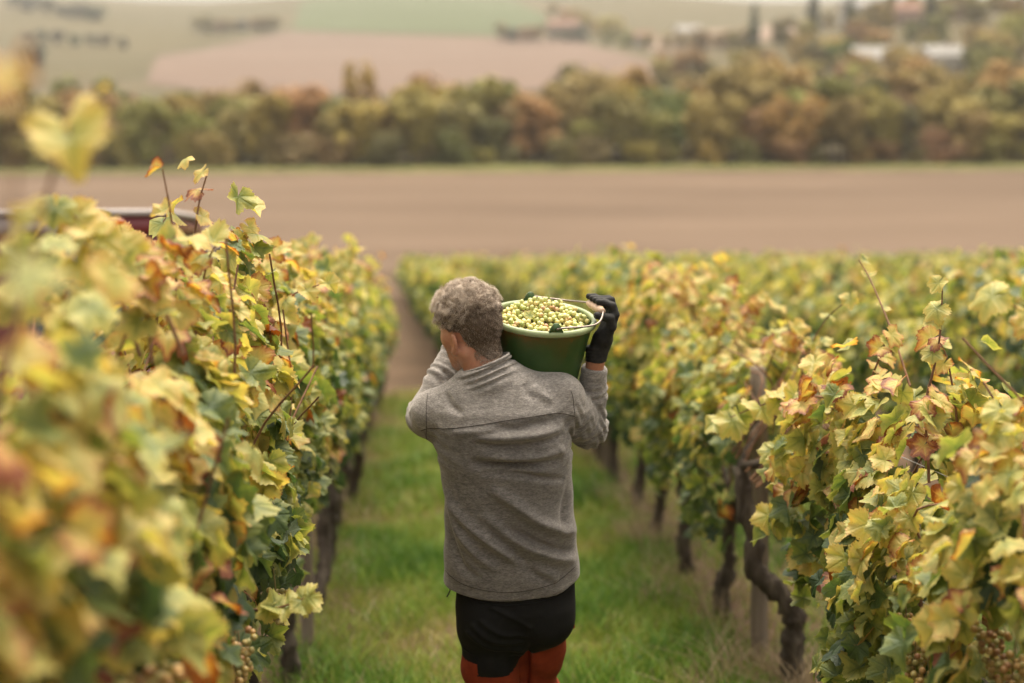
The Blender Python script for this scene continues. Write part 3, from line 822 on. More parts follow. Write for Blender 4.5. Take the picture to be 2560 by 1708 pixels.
def tree_proto(seed, h, w, n=1100, low=0.12, conifer=False):
    rg = np.random.default_rng(seed)
    nl = 20
    if conifer:
        t = np.linspace(0.08, 0.98, 12)
        ctr = np.stack([rg.normal(0, 0.15, 12), rg.normal(0, 0.15, 12), t * h], 1); rad = w * 0.5 * (1.05 - t) + 0.2
    else:
        ang = rg.uniform(0, 6.28, nl); rr = np.sqrt(rg.random(nl)) * w * 0.38; zz = rg.uniform(low + 0.12, 0.86, nl) * h
        ctr = np.stack([np.cos(ang) * rr, np.sin(ang) * rr, zz], 1); rad = w * rg.uniform(0.12, 0.25, nl) * (1 - 0.3 * np.abs(zz / h - 0.5))
    k = rg.integers(0, len(ctr), n)
    d = rg.normal(size=(n, 3)); d /= np.linalg.norm(d, axis=1)[:, None]
    pos = ctr[k] + d * (rad[k] * rg.uniform(0.55, 1.12, n))[:, None] * [1, 1, 0.9]
    pos[:, 2] = np.maximum(pos[:, 2], 0.25)
    nr = d + rg.normal(0, 0.5, (n, 3)) + [0, 0, 0.3]
    Rm = frames(nr, rg.normal(size=(n, 3)))
    s = rg.uniform(0.22, 0.52, n) * (h / 10) ** 0.5
    q = np.array([[-1, -0.7, 0], [0.1, -1, 0.15], [1, 0, -0.1], [0.3, 1, 0.15], [-0.8, 0.6, 0]])
    V = (np.einsum('nij,vj->nvi', Rm * s[:, None, None], q) + pos[:, None, :]).reshape(-1, 3)
    f = np.array([(0, 1, 2), (0, 2, 3), (0, 3, 4)])
    F = (f[None] + (np.arange(n) * 5)[:, None, None]).reshape(-1, 3)
    crown = mesh_np("crown", V, F, M_TREE, False)
    parts = [tube_np(smooth_path([[0, 0, -0.3], [rg.normal(0, 0.1), rg.normal(0, 0.1), h * 0.25], [rg.normal(0, 0.2), rg.normal(0, 0.2), h * 0.75]], 4), np.linspace(0.022 * h, 0.006 * h, 9), 7)]
    if not conifer:
        for c in ctr[:8]:
            parts.append(tube_np([[0, 0, max(0.5, c[2] * 0.45)], [c[0] * 0.5, c[1] * 0.5, c[2] * 0.75], c], [0.010 * h, 0.007 * h, 0.003 * h], 5, False))
    tv, tf = join_np(parts)
    return crown, mesh_np("trunk", tv, tf, M_TBARK)

TREES = [tree_proto(400 + i, 10.0, [7.5, 6.5, 8.5, 6.0, 7.0, 9.0][i], 1200, low=[0.05, 0.1, 0.05, 0.15, 0.0, 0.08][i]) for i in range(6)]
BUSH = [tree_proto(420 + i, 4.0, 5.5, 600, low=0.0) for i in range(2)]
CONE = [tree_proto(430, 11.0, 4.6, 900, conifer=True), tree_proto(431, 12.0, 3.4, 800, conifer=True)]
PAL = {"olive": (0.300, 0.230, 0.074), "green": (0.215, 0.190, 0.060), "tan": (0.330, 0.235, 0.092), "rust": (0.270, 0.180, 0.076), "yellow": (0.345, 0.250, 0.070), "dark": (0.150, 0.145, 0.052), "brown": (0.240, 0.175, 0.080), "blue": (0.085, 0.092, 0.060)}
WORD = {"olive": "olive green", "green": "green", "tan": "tan leaved", "rust": "rusty orange", "yellow": "golden yellow", "dark": "dark green", "brown": "brown leaved", "blue": "blue-green"}
_tg = np.random.default_rng(8)
def tree(protos, x, y, h, colr, lab, grp, name="tree", base=10.0, wscale=1.0):
    t = empty(name, (x, y, gz(x, y) - 0.1), _tg.uniform(0, 6.28))
    s = h / base; t.scale = (s * wscale, s * wscale, s)
    tag(t, lab, "bush" if name == "bush" else "tree", grp)
    cm, tm = protos[_tg.integers(len(protos))]
    c = link("crown", cm, t); c.color = (*[v * _tg.uniform(0.85, 1.15) for v in PAL[colr]], 1)
    link("trunk", tm, t)
belt = "trees of the belt behind the ploughed field"
kinds = ["olive", "green", "tan", "olive", "olive", "brown", "green", "dark", "olive", "rust", "tan", "green", "dark"]
for row, (yy, hh) in enumerate([(167.0, 8.6), (174.0, 10.2), (183.0, 11.2)]):
    for x in np.arange(-86 + row * 1.7, 90, 4.9):
        kd = kinds[_tg.integers(len(kinds))]
        xx = x + _tg.normal(0, 0.9)
        hh2 = hh * _tg.uniform(0.74, 1.12) * (0.90 if xx < -20 else 1.0) * (1.06 if xx > 30 else 1.0)
        tree(TREES, xx, yy + _tg.normal(0, 1.0), hh2, kd, WORD[kd] + " tree in the " + ["front", "middle", "rear"][row] + " of the belt behind the ploughed field", belt)
for x in np.arange(-86, 90, 4.2):
    kd = ["dark", "green", "brown", "olive"][_tg.integers(4)]
    tree(BUSH, x + _tg.normal(0, 1), 164.2 + _tg.normal(0, 0.4), _tg.uniform(2.2, 4.6), kd, WORD[kd] + " bush at the foot of the tree belt", "bushes at the foot of the tree belt", "bush", 4.0)
tree(TREES, -9.5, 186, 12.0, "tan", "slim pale tan tree rising above the belt left of centre", None, wscale=0.42)
tree(TREES, 47.5, 163.6, 9.5, "rust", "rusty tree standing out at the field edge on the right", None, wscale=0.75)
tree(TREES, 62.5, 163.8, 8.0, "rust", "reddish tree at the right end of the tree belt", None, wscale=0.8)
# wooded village slope on the right
k = 0
while k < 120:
    y = _tg.uniform(196, 520); x = _tg.uniform(0.10, 0.47) * y
    if x < 42 + 0.06 * (y - 196): continue
    if y > 380 and x < 0.235 * y: continue
    kd = ["olive", "tan", "yellow", "brown", "green", "rust", "olive", "dark"][_tg.integers(8)]
    tree(TREES, x, y, _tg.uniform(6.5, 10.5), kd, WORD[kd] + " tree on the wooded village slope at upper right", "trees on the village slope"); k += 1
for x, y, h in [(131, 495, 15), (128, 440, 13), (101, 452, 13), (176, 470, 16), (188, 440, 15), (146, 420, 14), (160, 500, 15)]:
    tree(CONE, x, y, h, "blue", "dark conifer among the village houses", "conifers in the village", "conifer_tree", 11.0)
for (x, y) in [(-297, 1059), (-279, 1034), (-262, 1011), (-245, 989), (-230, 968), (-214, 947)]:
    tree(TREES, x, y, _tg.uniform(9, 13), "blue", "dusky tree of the hedge on the far hill at upper left", "hedge trees on the far left hill", wscale=1.8)
for (x, y) in [(-206, 755), (-197, 748), (-187, 740), (-177, 733), (-168, 727), (-159, 721), (-150, 715), (-157, 582), (-153, 570)]:
    tree(TREES, x, y, _tg.uniform(6, 10), "blue", "dark hedgerow tree below the far vineyards at left", "hedgerow trees below the far vineyards", wscale=1.3)
for (x, y) in [(-128, 829), (-122, 834), (-116, 838), (-110, 842), (-103, 845), (-97, 847), (-91, 849)]:
    tree(TREES, x, y, _tg.uniform(8, 13), "brown" if _tg.random() < 0.5 else "blue", "tree of the small grove beside the far green field", "grove beside the far green field", wscale=1.4)
for (x, y) in [(35, 729), (41, 724), (47, 719), (53, 714), (60, 712), (66, 708), (72, 703)]:
    tree(TREES, x, y, _tg.uniform(6, 11), "brown" if _tg.random() < 0.5 else "blue", "tree beside the far farmhouse in the middle distance", "trees beside the far farmhouse", wscale=1.3)
for (x, y) in [(74, 887), (78, 848), (81, 814), (84, 782), (86.5, 751), (89, 721), (84, 800), (92, 760)]:
    tree(TREES, x, y, _tg.uniform(8, 12), "yellow" if _tg.random() < 0.6 else "tan", "golden tree of the line climbing the far hill", "golden trees climbing the far hill", wscale=1.4)
for (x, y) in [(79, 642), (84, 616), (87, 584), (90, 552), (92, 526), (95, 505), (96, 476), (98, 455)]:
    tree(TREES, x, y, _tg.uniform(6, 9), ["green", "brown", "olive"][_tg.integers(3)], "tree of the hedge below the pale far field", "hedge trees below the pale far field", wscale=1.4)

# ------------------------------------------------------------------ far houses
M_WALLW = noise_mat("white_render", [(0.3, (0.40, 0.375, 0.35)), (0.7, (0.48, 0.455, 0.43))], 0.8, 4, 0.9, 0.2)
M_WALLP = noise_mat("pink_render", [(0.3, (0.34, 0.23, 0.20)), (0.7, (0.40, 0.28, 0.24))], 0.8, 4, 0.9, 0.2)
M_ROOFR = noise_mat("red_tiles", [(0.3, (0.17, 0.095, 0.07)), (0.7, (0.24, 0.135, 0.10))], 2.5, 4, 0.9, 0.2, stretch=(1, 4, 1))
M_ROOFG = noise_mat("grey_roofing", [(0.3, (0.19, 0.178, 0.168)), (0.7, (0.25, 0.238, 0.225))], 1.5, 4, 0.7, 0.3)
M_PANE = noise_mat("dark_window", [(0.3, (0.03, 0.035, 0.04)), (0.7, (0.06, 0.065, 0.07))], 1, 2, 0.2, 0.5)
def house(x, y, w, d, h, rz, wall, roof, lab, grp=None):
    o = empty("house", (x, y, gz(x, y) - 0.3), rz); tag(o, lab, "house", grp)
    bm = bmesh.new(); box_bm(bm, -w / 2, w / 2, -d / 2, d / 2, 0, h)
    link("wall", bm_mesh("wall", bm, wall), o)
    rh = d * 0.33; e = 0.45
    bm = bmesh.new()
    v = [bm.verts.new(c) for c in [(-w / 2 - e, -d / 2 - e, h), (w / 2 + e, -d / 2 - e, h), (w / 2 + e, d / 2 + e, h), (-w / 2 - e, d / 2 + e, h), (-w / 2 - e, 0, h + rh), (w / 2 + e, 0, h + rh)]]
    for f in [(0, 1, 5, 4), (2, 3, 4, 5), (0, 4, 3), (1, 2, 5), (0, 3, 2, 1)]: bm.faces.new([v[i] for i in f])
    ro = link("roof", bm_mesh("roof", bm, roof), o)
    bm = bmesh.new(); box_bm(bm, w * 0.2, w * 0.2 + 0.7, -0.35, 0.35, h + rh * 0.6, h + rh + 0.7); link("chimney", bm_mesh("chimney", bm, M_ROOFR), ro)
    nwin = max(2, int(w / 2.6))
    bm = bmesh.new(); box_bm(bm, -0.55, 0.55, -0.05, 0.05, -0.7, 0.7); wm = bm_mesh("window", bm, M_PANE)
    for fl in range(max(1, int(h / 2.8))):
        for i in range(nwin):
            link("window", wm, o, loc=(-w / 2 + (i + 0.5) * w / nwin, -d / 2 - 0.03, 1.5 + fl * 2.7))
    bm = bmesh.new(); box_bm(bm, -0.5, 0.5, -0.06, 0.06, 0, 2.1); link("door", bm_mesh("door", bm, M_TBARK), o, loc=(w * 0.38 if nwin > 2 else 0, -d / 2 - 0.04, 0.3))
house(146, 497, 8, 8, 7.0, 0.1, M_WALLW, M_ROOFG, "small white house on the village slope below the dark conifers")
house(148, 458, 14, 8, 5.0, -0.1, M_WALLP, M_ROOFR, "long pinkish house beside the white house on the village slope")
house(178, 420, 9, 8, 7.5, 0.5, M_WALLW, M_ROOFG, "tall white house at the top right corner of the picture")
house(184, 409, 8, 7, 5.5, 0.7, M_WALLW, M_ROOFG, "lower white house at the right edge beside the tall one")
house(118, 331, 9, 7, 4.6, 0.15, M_WALLW, M_ROOFG, "white flat-looking house among trees at right, brighter roof")
house(105.5, 335, 14, 8, 4.6, 0.0, M_WALLP, M_ROOFG, "pale long building among trees left of the bright roofed house")
house(100, 566, 9, 7, 5.5, 0.2, M_WALLW, M_ROOFG, "tiny white house at the edge of the pale far field")
house(88, 600, 7, 7, 4.5, -0.2, M_WALLW, M_ROOFR, "tiny pale cottage half hidden by the hedge, left of the tiny white house")
house(68, 752, 16, 9, 5.5, 0.0, M_WALLP, M_ROOFR, "far pinkish farmhouse beside dark trees in the middle distance")
house(166, 455, 7, 9, 6.5, 1.1, M_WALLP, M_ROOFR, "pink gabled house between conifers near the top right")

# ------------------------------------------------------------------ tractor in the lane behind the left row
M_BURG = noise_mat("burgundy_paint", [(0.3, (0.150, 0.022, 0.030)), (0.7, (0.205, 0.034, 0.042))], 2, 3, 0.22, 0.6)
M_ROOFT = noise_mat("roof_sky_sheen_pale_panel", [(0.3, (0.36, 0.31, 0.31)), (0.7, (0.44, 0.39, 0.38))], 3, 3, 0.35, 0.5)  # roof's pale sky reflection put into the colour; also serves the whitish left panel
M_TYRE = noise_mat("tyre_rubber", [(0.3, (0.020, 0.019, 0.018)), (0.7, (0.045, 0.041, 0.037))], 12, 4, 0.85, 0.3, 0.3)
M_RIM = noise_mat("rim_paint", [(0.3, (0.42, 0.38, 0.33)), (0.7, (0.52, 0.48, 0.43))], 6, 3, 0.5, 0.4)
M_BLACKP = noise_mat("black_plastic", [(0.3, (0.016, 0.016, 0.017)), (0.7, (0.030, 0.030, 0.031))], 10, 3, 0.5, 0.4)
M_MIRROR = noise_mat("mirror_glass", [(0.3, (0.30, 0.32, 0.30)), (0.7, (0.36, 0.38, 0.36))], 1, 1, 0.06, 0.5, metallic=1.0)
def glass_mat():
    m, nt, out = new_mat("cab_glass"); L = nt.links
    g = N(nt, "ShaderNodeBsdfGlossy", Roughness=0.04); g.inputs[0].default_value = (0.85, 0.86, 0.86, 1)
    t = N(nt, "ShaderNodeBsdfTransparent"); t.inputs[0].default_value = (0.55, 0.60, 0.58, 1)
    f = N(nt, "ShaderNodeFresnel", IOR=1.9)
    ms = N(nt, "ShaderNodeMixShader"); L.new(f.outputs[0], ms.inputs[0]); L.new(t.outputs[0], ms.inputs[1]); L.new(g.outputs[0], ms.inputs[2])
    L.new(ms.outputs[0], out.inputs[0]); return m
M_GLASS = glass_mat()
TX, TY = -2.12, 8.95
trac = empty("tractor", (TX, TY, gz(TX, TY)))
trac.rotation_euler = (-math.atan(SL), 0, 0)
tag(trac, "narrow burgundy tractor with pale sky sheen painted on its cab roof, half hidden behind the left vines", "tractor")
def tpart(name, boxes, mat, bev=0.02, parent=None, loc=None):
    bm = bmesh.new()
    for b in boxes: box_bm(bm, *b, bevel=bev)
    return link(name, bm_mesh(name, bm, mat, False), parent or trac, loc=loc)
def rounded(name, x0, x1, y0, y1, z0, z1, bev, mat, parent=None):
    bm = bmesh.new(); box_bm(bm, x0, x1, y0, y1, z0, z1, bevel=bev)
    return link(name, bm_mesh(name, bm, mat, True), parent or trac)
rounded("roof", -0.54, 0.54, -0.64, 0.77, 2.11, 2.15, 0.016, M_ROOFT)
rounded("roof_band", -0.10, 0.52, -0.62, 0.75, 2.00, 2.112, 0.045, M_BURG)
rounded("roof_band", -0.52, -0.11, -0.62, 0.75, 2.00, 2.112, 0.045, M_ROOFT)
rounded("roof_lining", -0.47, 0.47, -0.56, 0.70, 1.96, 2.002, 0.01, M_BLACKP)
for sx in (-1, 1):
    tpart("cab_pillar", [(sx * 0.47 - 0.05, sx * 0.47 + 0.05, -0.57, -0.47, 0.95, 2.02)], M_BURG, 0.02)
    tpart("cab_pillar", [(sx * 0.46 - 0.035, sx * 0.46 + 0.035, 0.60, 0.67, 0.95, 2.02)], M_BURG, 0.015)
rounded("rear_panel", -0.47, 0.47, -0.60, -0.50, 0.60, 1.18, 0.04, M_BURG)
tpart("rear_window", [(-0.42, 0.42, -0.545, -0.535, 1.18, 1.98)], M_GLASS, 0)
tpart("front_window", [(-0.42, 0.42, 0.625, 0.632, 1.18, 1.98)], M_GLASS, 0)
for sx in (-1, 1): tpart("side_window", [(sx * 0.485 - 0.004, sx * 0.485 + 0.004, -0.46, 0.59, 1.10, 1.98)], M_GLASS, 0)
rounded("cab_floor", -0.46, 0.46, -0.52, 0.66, 0.52, 0.64, 0.03, M_BLACKP)
rounded("seat", -0.22, 0.22, -0.42, 0.0, 0.66, 1.45, 0.06, M_BLACKP)
rounded("bonnet", -0.30, 0.30, 0.70, 1.95, 0.62, 1.22, 0.09, M_BURG)
rounded("front_grille", -0.24, 0.24, 1.935, 1.975, 0.68, 1.10, 0.012, M_BLACKP)
rounded("chassis", -0.20, 0.20, -0.62, 1.85, 0.38, 0.60, 0.03, M_BLACKP)
def wheel(x, y, r, w):
    P = []
    prof = [(0.62, -0.5), (0.80, -0.52), (0.95, -0.47), (1.0, -0.35), (1.0, 0.35), (0.95, 0.47), (0.80, 0.52), (0.62, 0.5)]
    n = 28; V = []; F = []
    for i in range(n):
        a = i / n * 2 * math.pi
        for (q, t) in prof: V.append((t * w, math.cos(a) * q * r, math.sin(a) * q * r))
    m = len(prof)
    for i in range(n):
        for j in range(m):
            a, b = i * m + j, i * m + (j + 1) % m; c, d = ((i + 1) % n) * m + j, ((i + 1) % n) * m + (j + 1) % m
            F += [(a, b, d), (a, d, c)]
    wh = link("wheel", mesh_np("wheel", V, F, M_TYRE), trac, loc=(x, y, r))
    bm = bmesh.new(); bmesh.ops.create_cone(bm, cap_ends=True, segments=24, radius1=r * 0.63, radius2=r * 0.5, depth=w * 0.6)
    bmesh.ops.rotate(bm, verts=bm.verts[:], cent=(0, 0, 0), matrix=Matrix.Rotation(R(90 if x > 0 else -90), 3, 'Y'))
    link("rim", bm_mesh("rim", bm, M_RIM), wh)
    bm = bmesh.new()
    for i in range(18):
        for s in (-1, 1):
            M = Matrix.Rotation(i / 18 * 2 * math.pi + s * 0.08, 4, 'X')
            box_bm(bm, min(0, s * w * 0.48), max(0, s * w * 0.48), -0.02, 0.02, r * 0.985, r * 1.03, M=M)
    link("tread", bm_mesh("tread", bm, M_TYRE), wh)
for sx in (-1, 1):
    wheel(sx * 0.50, -0.15, 0.58, 0.26); wheel(sx * 0.46, 1.55, 0.36, 0.20)
    n = 10; V = []; F = []
    for i in range(n):
        a = R(-10 + 185 * i / (n - 1))
        for (q, t) in ((0.64, -0.16), (0.68, -0.16), (0.68, 0.16), (0.64, 0.16)): V.append((sx * 0.50 + t, -0.15 + math.cos(a) * q, 0.58 + math.sin(a) * q))
    for i in range(n - 1):
        for j in range(4):
            a, b = i * 4 + j, i * 4 + (j + 1) % 4
            F += [(a, b, b + 4), (a, b + 4, a + 4)]
    link("fender", mesh_np("fender", V, F, M_BURG, False), trac)
    tv, tf = tube_np(smooth_path([[sx * 0.48, 0.62, 1.86], [sx * 0.62, 0.66, 1.90], [sx * 0.70, 0.64, 1.84]], 4), 0.012, 8)
    arm = link("mirror_arm", mesh_np("mirror_arm", tv, tf, M_BLACKP), trac)
    bm = bmesh.new(); box_bm(bm, sx * 0.72 - 0.10, sx * 0.72 + 0.10, 0.62, 0.68, 1.58, 1.94, bevel=0.028)
    mr = link("mirror", bm_mesh("mirror", bm, M_BLACKP, True), trac)
    bm = bmesh.new(); box_bm(bm, sx * 0.72 - 0.078, sx * 0.72 + 0.078, 0.612, 0.6175, 1.61, 1.91)
    link("mirror_glass", bm_mesh("mirror_glass", bm, M_MIRROR), mr)
    bm = bmesh.new(); box_bm(bm, sx * 0.40 - 0.05, sx * 0.40 + 0.05, -0.63, -0.60, 0.98, 1.10, bevel=0.01)
    link("tail_light", bm_mesh("tail_light", bm, noise_mat("tail_lamp", [(0.3, (0.30, 0.02, 0.015)), (0.7, (0.4, 0.03, 0.02))], 4, 2, 0.2, 0.5)), trac)
tv, tf = tube_np([[0.2, 1.3, 1.2], [0.2, 1.3, 1.9]], 0.03, 10); link("exhaust_pipe", mesh_np("exhaust_pipe", tv, tf, M_BLACKP), trac)

# ------------------------------------------------------------------ signed-distance modelling for the figure
def smin(a, b, k):
    h = np.clip(0.5 + 0.5 * (b - a) / k, 0, 1)
    return b + (a - b) * h - k * h * (1 - h)
def smax(a, b, k): return -smin(-a, -b, k)
def rcone(p, a, b, ra, rb):
    a = np.asarray(a, np.float32); b = np.asarray(b, np.float32)
    ab = b - a; t = np.clip(((p - a) @ ab) / (ab @ ab), 0, 1)
    return np.linalg.norm(p - a - t[:, None] * ab, axis=1) - (ra + (rb - ra) * t)
def ell(p, c, r, Rm=None):
    q = p - np.asarray(c, np.float32)
    if Rm is not None: q = q @ Rm              # columns of Rm are the local axes
    r = np.asarray(r, np.float32)
    k0 = np.linalg.norm(q / r, axis=1); k1 = np.linalg.norm(q / (r * r), axis=1)
    return k0 * (k0 - 1) / (k1 + 1e-9)
def loft(p, zs, cx, cy, hw, hd, n=2.4):
    z = p[:, 2]
    X = (p[:, 0] - np.interp(z, zs, cx)); Y = (p[:, 1] - np.interp(z, zs, cy))
    a = np.interp(z, zs, hw); b = np.interp(z, zs, hd)
    k = (np.abs(X / a) ** n + np.abs(Y / b) ** n) ** (1 / n)
    d = (k - 1) * np.minimum(a, b)
    return np.maximum(d, np.maximum(zs[0] - z, z - zs[-1]))

def surface_nets(f, lo, hi, h, B=8):
    """polygonise f=0; only blocks near the surface are evaluated finely"""
    lo = np.array(lo, float); n = (np.ceil((np.array(hi) - lo) / h / B).astype(int)) * B + 1
    G = np.ones(n, np.float32)
    nb = (n - 1) // B
    bi = np.stack(np.meshgrid(*[np.arange(k) for k in nb], indexing='ij'), -1).reshape(-1, 3)
    ctr = lo + (bi * B + B / 2) * h
    fc = f(ctr.astype(np.float32))
    rad = B * h * 0.87
    act = np.abs(fc) < rad * 1.6
    loc = np.stack(np.meshgrid(*[np.arange(B + 1)] * 3, indexing='ij'), -1).reshape(-1, 3)
    for b in bi[(~act) & (fc < 0)]:
        G[b[0] * B:b[0] * B + B + 1, b[1] * B:b[1] * B + B + 1, b[2] * B:b[2] * B + B + 1] = -1
    ai = bi[act]
    for c in range(0, len(ai), 1200):
        ch = ai[c:c + 1200]
        idx = (ch[:, None, :] * B + loc[None]).reshape(-1, 3)
        G[idx[:, 0], idx[:, 1], idx[:, 2]] = f((lo + idx * h).astype(np.float32))
    S = G < 0
    c8 = [S[i:n[0] - 1 + i, j:n[1] - 1 + j, k:n[2] - 1 + k] for i in (0, 1) for j in (0, 1) for k in (0, 1)]
    sm = sum(x.astype(np.int8) for x in c8)
    cell = (sm > 0) & (sm < 8)
    ci = np.argwhere(cell)
    vid = np.full(cell.shape, -1, np.int32); vid[cell] = np.arange(len(ci))
    acc = np.zeros((len(ci), 3)); cnt = np.zeros(len(ci))
    corners = [(i, j, k) for i in (0, 1) for j in (0, 1) for k in (0, 1)]
    for a in corners:
        for ax in range(3):
            if a[ax]: continue
            b = list(a); b[ax] = 1
            ga = G[ci[:, 0] + a[0], ci[:, 1] + a[1], ci[:, 2] + a[2]]; gb = G[ci[:, 0] + b[0], ci[:, 1] + b[1], ci[:, 2] + b[2]]
            m = (ga < 0) != (gb < 0)
            t = np.where(m, ga / (ga - gb + 1e-12), 0)
            pt = np.array(a)[None] + t[:, None] * (np.array(b) - np.array(a))[None]
            acc[m] += pt[m]; cnt[m] += 1
    V = lo + (ci + acc / cnt[:, None]) * h
    Q = []
    for ax in range(3):
        o = [x for x in range(3) if x != ax]
        A = S[tuple(slice(1, -1) if d != ax else slice(0, -1) for d in range(3))]
        Bq = S[tuple(slice(1, -1) if d != ax else slice(1, None) for d in range(3))]
        e = np.argwhere(A != Bq)
        inside = A[e[:, 0], e[:, 1], e[:, 2]]
        base = e.copy()
        for d in o: base[:, d] += 1
        def v(d1, d2):
            q = base.copy(); q[:, o[0]] -= d1; q[:, o[1]] -= d2
            return vid[q[:, 0], q[:, 1], q[:, 2]]
        q = np.stack([v(1, 1), v(0, 1), v(0, 0), v(1, 0)], 1)
        flip = inside if ax != 1 else ~inside
        q[~flip] = q[~flip][:, ::-1]
        Q.append(q)
    Q = np.concatenate(Q)
    Q = Q[(Q >= 0).all(1)]
    return V, Q

def vnormals(V, Q):
    fn = np.cross(V[Q[:, 2]] - V[Q[:, 0]], V[Q[:, 3]] - V[Q[:, 1]])
    nn = np.zeros_like(V)
    for i in range(4): np.add.at(nn, Q[:, i], fn)
    return nn / (np.linalg.norm(nn, axis=1)[:, None] + 1e-12)

def relax(V, Q, it=2, lam=0.5):
    for _ in range(it):
        s = np.zeros_like(V); c = np.zeros(len(V))
        for a, b in ((0, 1), (1, 2), (2, 3), (3, 0)):
            np.add.at(s, Q[:, a], V[Q[:, b]]); np.add.at(c, Q[:, a], 1)
            np.add.at(s, Q[:, b], V[Q[:, a]]); np.add.at(c, Q[:, b], 1)
        V = V + lam * (s / np.maximum(c, 1)[:, None] - V)
    return V

# ------------------------------------------------------------------ the man (local: x right, y away from camera, z up)
MAN = (0.227, 4.0, float(height(0.227, 4.0)))
A3 = lambda *v: np.array(v, np.float32)
HY = R(41)                                             # head turned left
hf = np.array([-math.sin(HY), math.cos(HY), -0.16]); hf /= np.linalg.norm(hf)
hl = np.array([-math.cos(HY), -math.sin(HY), -0.10]); hl -= hf * (hl @ hf); hl /= np.linalg.norm(hl)
hu = np.cross(hf, -hl) * 1.0
hu = np.cross(-hl, hf)
HR = np.stack([hf, hl, hu], 1).astype(np.float32)       # head axes: forward, left, up
HC = np.array([-0.124, 0.052, 1.672])
def hp(f, l, u): return HC + hf * f + hl * l + hu * u

def sd_head(p):
    d = ell(p, hp(-0.004, 0, 0.008), (0.099, 0.0765, 0.098), HR)
    d = smin(d, ell(p, hp(0.035, 0, -0.055), (0.062, 0.060, 0.075), HR), 0.03)              # face
    d = smin(d, rcone(p, hp(0.066, 0.0, -0.118), hp(0.058, 0, -0.10), 0.026, 0.035), 0.03)  # chin
    for s in (-1, 1):
        d = smin(d, rcone(p, hp(0.052, s * 0.028, -0.112), hp(-0.008, s * 0.056, -0.072), 0.018, 0.02), 0.02)   # jaw
        d = smin(d, rcone(p, hp(0.066, s * 0.038, -0.035), hp(0.040, s * 0.056, -0.03), 0.014, 0.014), 0.03)       # cheekbone
        d = smax(d, -ell(p, hp(0.098, s * 0.031, -0.005), (0.012, 0.016, 0.010), HR), 0.012)                      # eye socket
        d = smin(d, ell(p, hp(0.084, s * 0.031, -0.006), (0.012, 0.013, 0.012), HR), 0.003)                       # eyeball
    d = smin(d, rcone(p, hp(0.096, 0, 0.0), hp(0.118, 0, -0.045), 0.008, 0.014), 0.012)      # nose
    d = smin(d, ell(p, hp(0.094, 0, -0.083), (0.012, 0.024, 0.008), HR), 0.01)               # mouth
    for s in (-1, 1):                                                                      # ears
        ax = (hf * 0.26 + hl * s * 0.97); ax /= np.linalg.norm(ax)
        e = hp(-0.010, s * 0.085, -0.040)
        ef = np.cross(hu, ax); ef /= np.linalg.norm(ef)
        tilt = 0.22
        eu = hu * math.cos(tilt) - hf * math.sin(tilt)
        eu = eu - ax * (eu @ ax); eu /= np.linalg.norm(eu)
        ef = np.cross(eu, ax)
        ER = np.stack([ax, eu, ef], 1).astype(np.float32)
        fl = ax * 0.6 - hf * 0.35; fl /= np.linalg.norm(fl)
        disc = ell(p, e, (0.0080, 0.031, 0.0175), ER)
        disc = smax(disc, -ell(p, e + ax * 0.009 + hf * 0.004, (0.0095, 0.022, 0.011), ER), 0.003)
        disc = smin(disc, ell(p, e - eu * 0.027 + hf * 0.004, (0.006, 0.010, 0.009), ER), 0.006)
        d = smin(d, disc, 0.006)
    return d
NB0, NB1 = A3(-0.075, -0.005, 1.47), hp(-0.028, 0, -0.085)
def sd_neck(p):
    d = rcone(p, NB0, NB1, 0.060, 0.054)
    # neck tendon below the ear
    return smin(d, rcone(p, hp(-0.022, 0.058, -0.075), A3(-0.115, 0.03, 1.50), 0.014, 0.014), 0.02)

TZ = np.array([0.84, 0.90, 1.00, 1.10, 1.18, 1.30, 1.38, 1.44, 1.50, 1.56])
TCX = np.array([-0.005, -0.006, -0.010, -0.014, -0.018, -0.030, -0.040, -0.046, -0.050, -0.060])
THW = np.array([0.203, 0.203, 0.197, 0.191, 0.189, 0.196, 0.198, 0.188, 0.140, 0.072])
THD = np.array([0.137, 0.137, 0.132, 0.126, 0.124, 0.132, 0.132, 0.122, 0.092, 0.068])
TCY = np.array([0.000, 0.000, 0.000, 0.002, 0.002, -0.004, -0.006, -0.004, 0.000, 0.002])
L_SH, L_EL, L_WR = A3(-0.222, 0.030, 1.408), A3(-0.258, 0.235, 1.350), A3(-0.158, 0.325, 1.545)
R_SH, R_EL, R_WR = A3(0.140, 0.025, 1.435), A3(0.234, 0.165, 1.318), A3(0.249, 0.118, 1.545)

